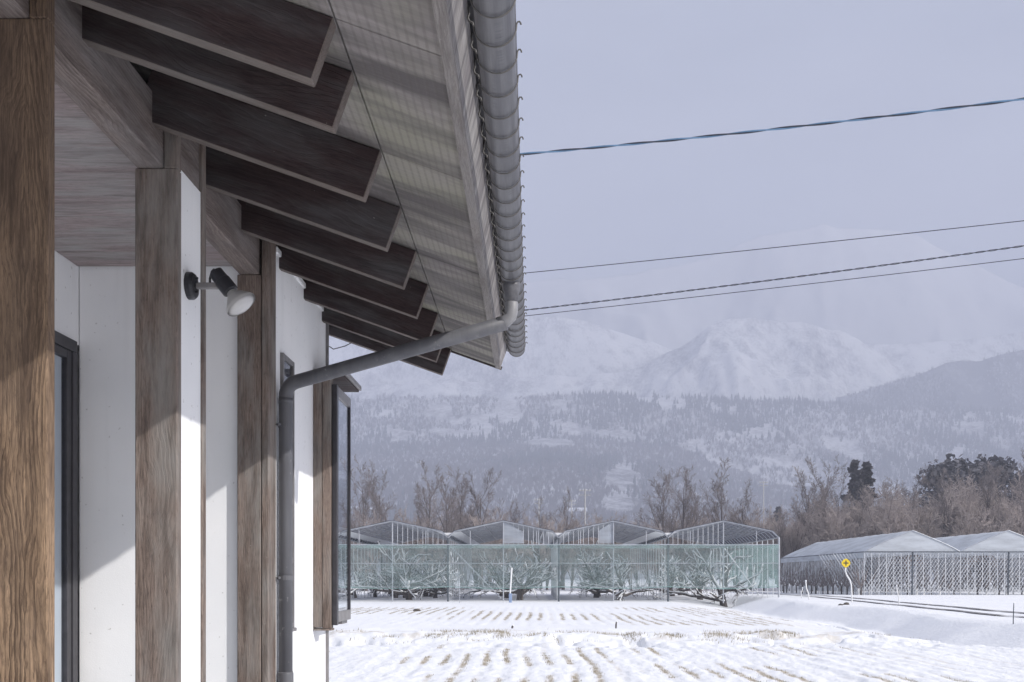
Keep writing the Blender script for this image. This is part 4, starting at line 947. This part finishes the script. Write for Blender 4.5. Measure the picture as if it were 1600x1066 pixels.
# ================================================================== SMALL THINGS
# yellow cross sign on a bent white post
sd = 51.0; sx = gx(1331, sd); sz = gz(sx, sd)
sg = empty('warning_sign', (sx, sd, sz), label='yellow blunt diamond sign with a black cross on a bent white post', cat='sign')
def SP(px, py): v = W(px, py, sd); return (v.x-sx, 0, v.z-sz)
o = MB().tube([(0, 0, -0.2), SP(1331, 930), SP(1330, 914), SP(1328, 907), SP(1323, 899), SP(1321, 893), SP(1321, 880)], 0.038, 8).build('post', M['whitepaint'], sg, smooth=True)
cx, _, cz = SP(1321, 880); mb = MB()
mb.prism([(cx+0.222*math.copysign(abs(math.cos(q*math.pi/12))**1.35, math.cos(q*math.pi/12)), cz+0.222*math.copysign(abs(math.sin(q*math.pi/12))**1.35, math.sin(q*math.pi/12))) for q in range(24)], -0.09, -0.06); mb.build('plate', M['yellow'], sg)
mb = MB(); mb.box(cx-0.125, cx+0.125, -0.096, -0.093, cz-0.026, cz+0.026).box(cx-0.026, cx+0.026, -0.0965, -0.0935, cz-0.125, cz+0.125); mb.build('cross', M['black'], sg)
# other bent snow poles
for i, (pts, d, lab) in enumerate([
        ([(1405, 954), (1404, 942), (1402, 933), (1401, 926)], 46, 'thin bent white pole on the road bank right of the sign'),
        ([(1265, 942), (1263, 932), (1260, 924), (1259, 914)], 56, 'thick bent white pole beside the road left of the sign'),
        ([(1253, 926), (1252, 918), (1254, 911)], 60, 'short white stub pole by the road, furthest left')]):
    base = W(*pts[0], d); b = (base.x, d, gz(base.x, d)); q = [(W(*p, d).x-base.x, 0, W(*p, d).z-base.z) for p in pts]; q[0] = (0, 0, -0.2)
    e = empty('snow_pole', b, label=lab, cat='pole', group='bent white poles along the road')
    MB().tube(q, 0.036 if i == 1 else 0.022, 7).build('pole_shaft', M['whitepaint'], e, smooth=True)
    MB().tube([(q[-1][0], 0, q[-1][2]), (q[-1][0], 0, q[-1][2]+0.1)], 0.045 if i == 1 else 0.028, 7).build('snow', M['snowcap'], e, smooth=True)
for i, (px, y0, y1, d, r, mat, lab) in enumerate([
        (1583, 1003, 970, 27.0, 0.013, 'darksteel', 'thin grey metal stake in the ditch at the right edge'),
        (962, 988, 977, 27.5, 0.022, 'bark', 'short dark wooden stake on the snowy field bank'),
        (718, 944, 914, 59.0, 0.018, 'steel', 'thin grey rod standing before the second net bay'),
        (800, 988, 982, 28.2, 0.03, 'bark', 'small dark stub poking out of the snow bank')]):
    x = gx(px, d); z0 = gz(x, d); e = empty('stake', (x, d, z0), label=lab, cat='stake'); h = (y0-y1)*d/F
    MB().tube([(0, 0, -0.15), (0.01, 0, h*0.6), (0.02, 0, h)], [r, r, r*0.8], 6).build('stake_shaft', M[mat], e)
    MB().tube([(0.02, 0, h-0.005), (0.02, 0, h+0.02)], r*1.15, 6).build('stake_top', M['snowcap'], e)
x = gx(797, 60); st = empty('marker_pole', (x, 60, gz(x, 60)), label='leaning white marker pole with blue foot before the second net bay', cat='pole')
MB().tube([(0, 0, 0.45), (0.10, 0, 2.05)], 0.045, 8).build('shaft', M['whitepaint'], st); MB().box(-0.07, 0.11, -0.05, 0.05, -0.1, 0.55).build('foot', M['bluepaint'], st, bevel=0.02)
# dark clod / stone
def clod(px, d, s, lab):
    x = gx(px, d); e = bpy.data.objects.new('field_stone', None); bm = bmesh.new(); bmesh.ops.create_icosphere(bm, subdivisions=2, radius=s)
    for v in bm.verts: v.co *= 0.75+0.5*random.random(); v.co.z *= 0.5
    me = bpy.data.meshes.new('field_stone'); bm.to_mesh(me); bm.free(); me.materials.append(M['soil']); o = link(bpy.data.objects.new('field_stone', me)); o.location = (x, d, gz(x, d)+s*0.2); tag(o, lab, 'stone')
clod(651, 46, 0.17, 'dark stone lying on the far snow field before the left bay')
clod(1322, 46.5, 0.15, 'dark clod in the ditch below the yellow sign')
clod(1314, 45.5, 0.11, 'smaller dark clod left of the one below the sign')

# utility poles far behind
for i, (px, ty, d, lab) in enumerate([(914, 764, 165, 'tall grey utility pole between the second and third roofs'), (842, 779, 210, 'thin far utility pole behind the second roof'), (893, 781, 220, 'thin far utility pole left of the tall one'), (1193, 752, 230, 'far pale utility pole above the right net roof')]):
    z0 = hillz(px, d); h = (VPY-ty)*d/F+EYE-z0; e = empty('utility_pole', (gx(px, d), d, z0), label=lab, cat='utility pole', group='utility poles on the plain')
    MB().tube([(0, 0, -0.3), (0, 0, h)], [0.20, 0.13], 8).build('shaft', M['conc'], e)
    for zz in (0.3, 1.0): MB().box(-1.0, 1.0, -0.06, 0.06, h-zz-0.06, h-zz+0.06).build('crossarm', M['conc'], e)
    for xx in (-0.8, -0.3, 0.3, 0.8): MB().tube([(xx, 0, h-0.24), (xx, 0, h-0.02)], 0.06, 6).build('insulator', M['whitepaint'], e)
# farm sheds
M['shedwall'] = plain('shed_wall', (0.36, 0.30, 0.24), 0.8); M['shedtan'] = plain('shed_tan', (0.55, 0.44, 0.30), 0.8)
for i, (px, py, d, w, h, mat, lab) in enumerate([
        (556, 799, 1250, 15, 5, 'shedwall', 'small shed with snowy roof behind the window at far left'),
        (590, 806, 1230, 20, 5, 'shedwall', 'long low snowy shed behind the leftmost trees'),
        (686, 816, 1180, 18, 2.4, 'shedwall', 'snow roofed shed above the first roof valley'),
        (900, 808, 1220, 24, 5, 'shedtan', 'tan farm building left of the snowy clearing'),
        (1010, 814, 1200, 22, 2.4, 'shedwall', 'snowy roofed shed above the third roof'),
        (1425, 756, 1500, 34, 3.0, 'shedwall', 'far snow roofed building between conifers and cedars')]):
    z0 = hillz(px, d)-1.0; zt = W(px, py, d).z; e = empty('farm_shed', (gx(px, d), d, z0), label=lab, cat='shed', group='snow roofed farm sheds')
    hh = h; q = w*0.22
    MB().box(-w/2, w/2, -q, q, 0, hh).build('wall', M[mat], e)
    mb = MB(); vs = [(-w/2-1, -q-1.5, hh), (w/2+1, -q-1.5, hh), (w/2+1, q+1.5, hh), (-w/2-1, q+1.5, hh), (-w/2-1, 0, hh+w*0.2), (w/2+1, 0, hh+w*0.2)]
    mb.add(vs, [(0, 1, 5, 4), (2, 3, 4, 5), (0, 4, 3), (1, 2, 5), (0, 3, 2, 1)]); mb.build('roof', M['snowcap'], e)
    for k in range(3): MB().box(-w*0.3+k*w*0.3-1, -w*0.3+k*w*0.3+1, -q-0.1, -q, hh*0.4, hh*0.8).build('window', M['alu'], e)

# overhead lines, strung between poles that stand outside the picture
def sagline(a, b, sag, n=70): 
    a, b = Vector(a), Vector(b); return [a.lerp(b, i/n)+Vector((0, 0, -sag*4*(i/n)*(1-i/n))) for i in range(n+1)]
def span(pL, pR, dL=22.0, dR=19.5):
    a, b = W(*pL, dL), W(*pR, dR); v = b-a; return a-v*0.35, b+v*0.35
def twist(path, r, turns, k, n=5):
    out = []
    for i, p in enumerate(path):
        an = turns*2*math.pi*i/len(path)+k*math.pi; out.append(p+Vector((0, math.cos(an), math.sin(an)))*r)
    return out
a, b = span((820, 233), (1600, 146)); path = sagline(a, b, 0.16, 170)
e = empty('overhead_cable', a, label='thick twisted blue and black overhead cable, topmost in the sky', cat='cable')
for k, mt in ((0, 'wire_blue'), (1, 'wire')):
    o = MB().tube(twist(path, 0.014, 11, k), 0.0155, 6).build('strand', M[mt], e, smooth=True); o.data.transform(Matrix.Translation(-a))
for (pL, pR, r, tw, lab) in (((820, 425), (1600, 343), 0.0085, 0, 'thin straight overhead wire, second from the top'), ((820, 480), (1600, 379), 0.009, 1, 'wavy twisted overhead wire, third from the top'), ((820, 492), (1600, 402), 0.0075, 0, 'thin overhead wire, lowest of the four')):
    a, b = span(pL, pR); path = sagline(a, b, 0.10 if tw else 0.04, 220)
    if tw: 
        e = empty('overhead_wire', a, label=lab, cat='cable')
        for k in (0, 1): o = MB().tube(twist(path, 0.011, 38, k), 0.0078, 5).build('strand', M['wire'], e); o.data.transform(Matrix.Translation(-a))
    else:
        o = MB().tube(path[::6], r, 5).build('overhead_wire', M['wire']); tag(o, lab, 'cable')

# dry grass and stubble poking through the snow
def tufts(name, pts, hmin, hmax, nb, spread, mat, label):
    rn = np.random.RandomState(len(pts)); pts = np.repeat(np.asarray(pts), nb, 0); n = len(pts)
    c = pts+np.stack([rn.normal(0, spread, n), rn.normal(0, spread, n), np.zeros(n)], -1); h = rn.uniform(hmin, hmax, n); a = rn.uniform(0, 6.28, n); lean = rn.uniform(0.1, 0.7, n)*h
    w = h*0.06+0.004; tip = c+np.stack([lean*np.cos(a), lean*np.sin(a), h], -1); s = np.stack([w*np.sin(a*3), 0*w, 0*w], -1)+np.array([0.002, 0, 0])
    V = np.stack([c-s-[0, 0, 0.03], c+s-[0, 0, 0.03], tip], 1).reshape(-1, 3)
    ob = link(bpy.data.objects.new(name, np_mesh(name, V, np.arange(n*3).reshape(-1, 3), mat))); tag(ob, label, 'grass', kind='stuff')
rn = np.random.RandomState(5)
x = rn.uniform(-9, 16, 9000); d = 24.2+rn.normal(0, 0.45, 9000); g_ = fbm(x*0.9, d*1.5, 71, 3); k = (g_ > 0.63) & (x < h_edge(d)-3.0)
tufts('bank_grass', np.stack([x, d, ground_h(x, d)], -1)[k], 0.015, 0.08, 4, 0.10, M['straw'], 'dry yellow grass along the field bank')
x = np.concatenate([np.round(rn.uniform(-5, 9, 16000)/0.36)*0.36, np.round(rn.uniform(-13, 13, 26000)/0.42)*0.42]); d = np.concatenate([rn.uniform(11, 22.5, 16000), rn.uniform(32, 52, 26000)])
x = x+rn.normal(0, 0.03, len(x))-np.where(d < 25, 0.09, 0.105)-0.10*(fbm(x*0.25, d*0.3, 11, 3)-0.5)*2*np.where(d < 25, 1, 1.3)
so = soil_amount(x, d); k = so > 0.45
tufts('field_stubble', np.stack([x, d, ground_h(x, d)], -1)[k], 0.008, 0.035, 4, 0.035, M['straw'], 'short straw stubble in rows on the snowy fields')

# ------------------------------------------------------------------ haze
mb = MB(); mb.box(-6500, 6500, -250, 3800, -2.0, 1190)
hz, nt, n_, l_, p = new_mat('haze_air'); n_.remove(p); pv = n_.new('ShaderNodeVolumePrincipled')
pv.inputs['Color'].default_value = (0.80, 0.845, 1.0, 1); pv.inputs['Density'].default_value = HAZE_DENSITY; pv.inputs['Anisotropy'].default_value = 0.0
l_.new(pv.outputs[0], n_['Material Output'].inputs['Volume'])
o = mb.build('haze', hz, kind='stuff'); o['label'] = 'pale winter haze over the valley'
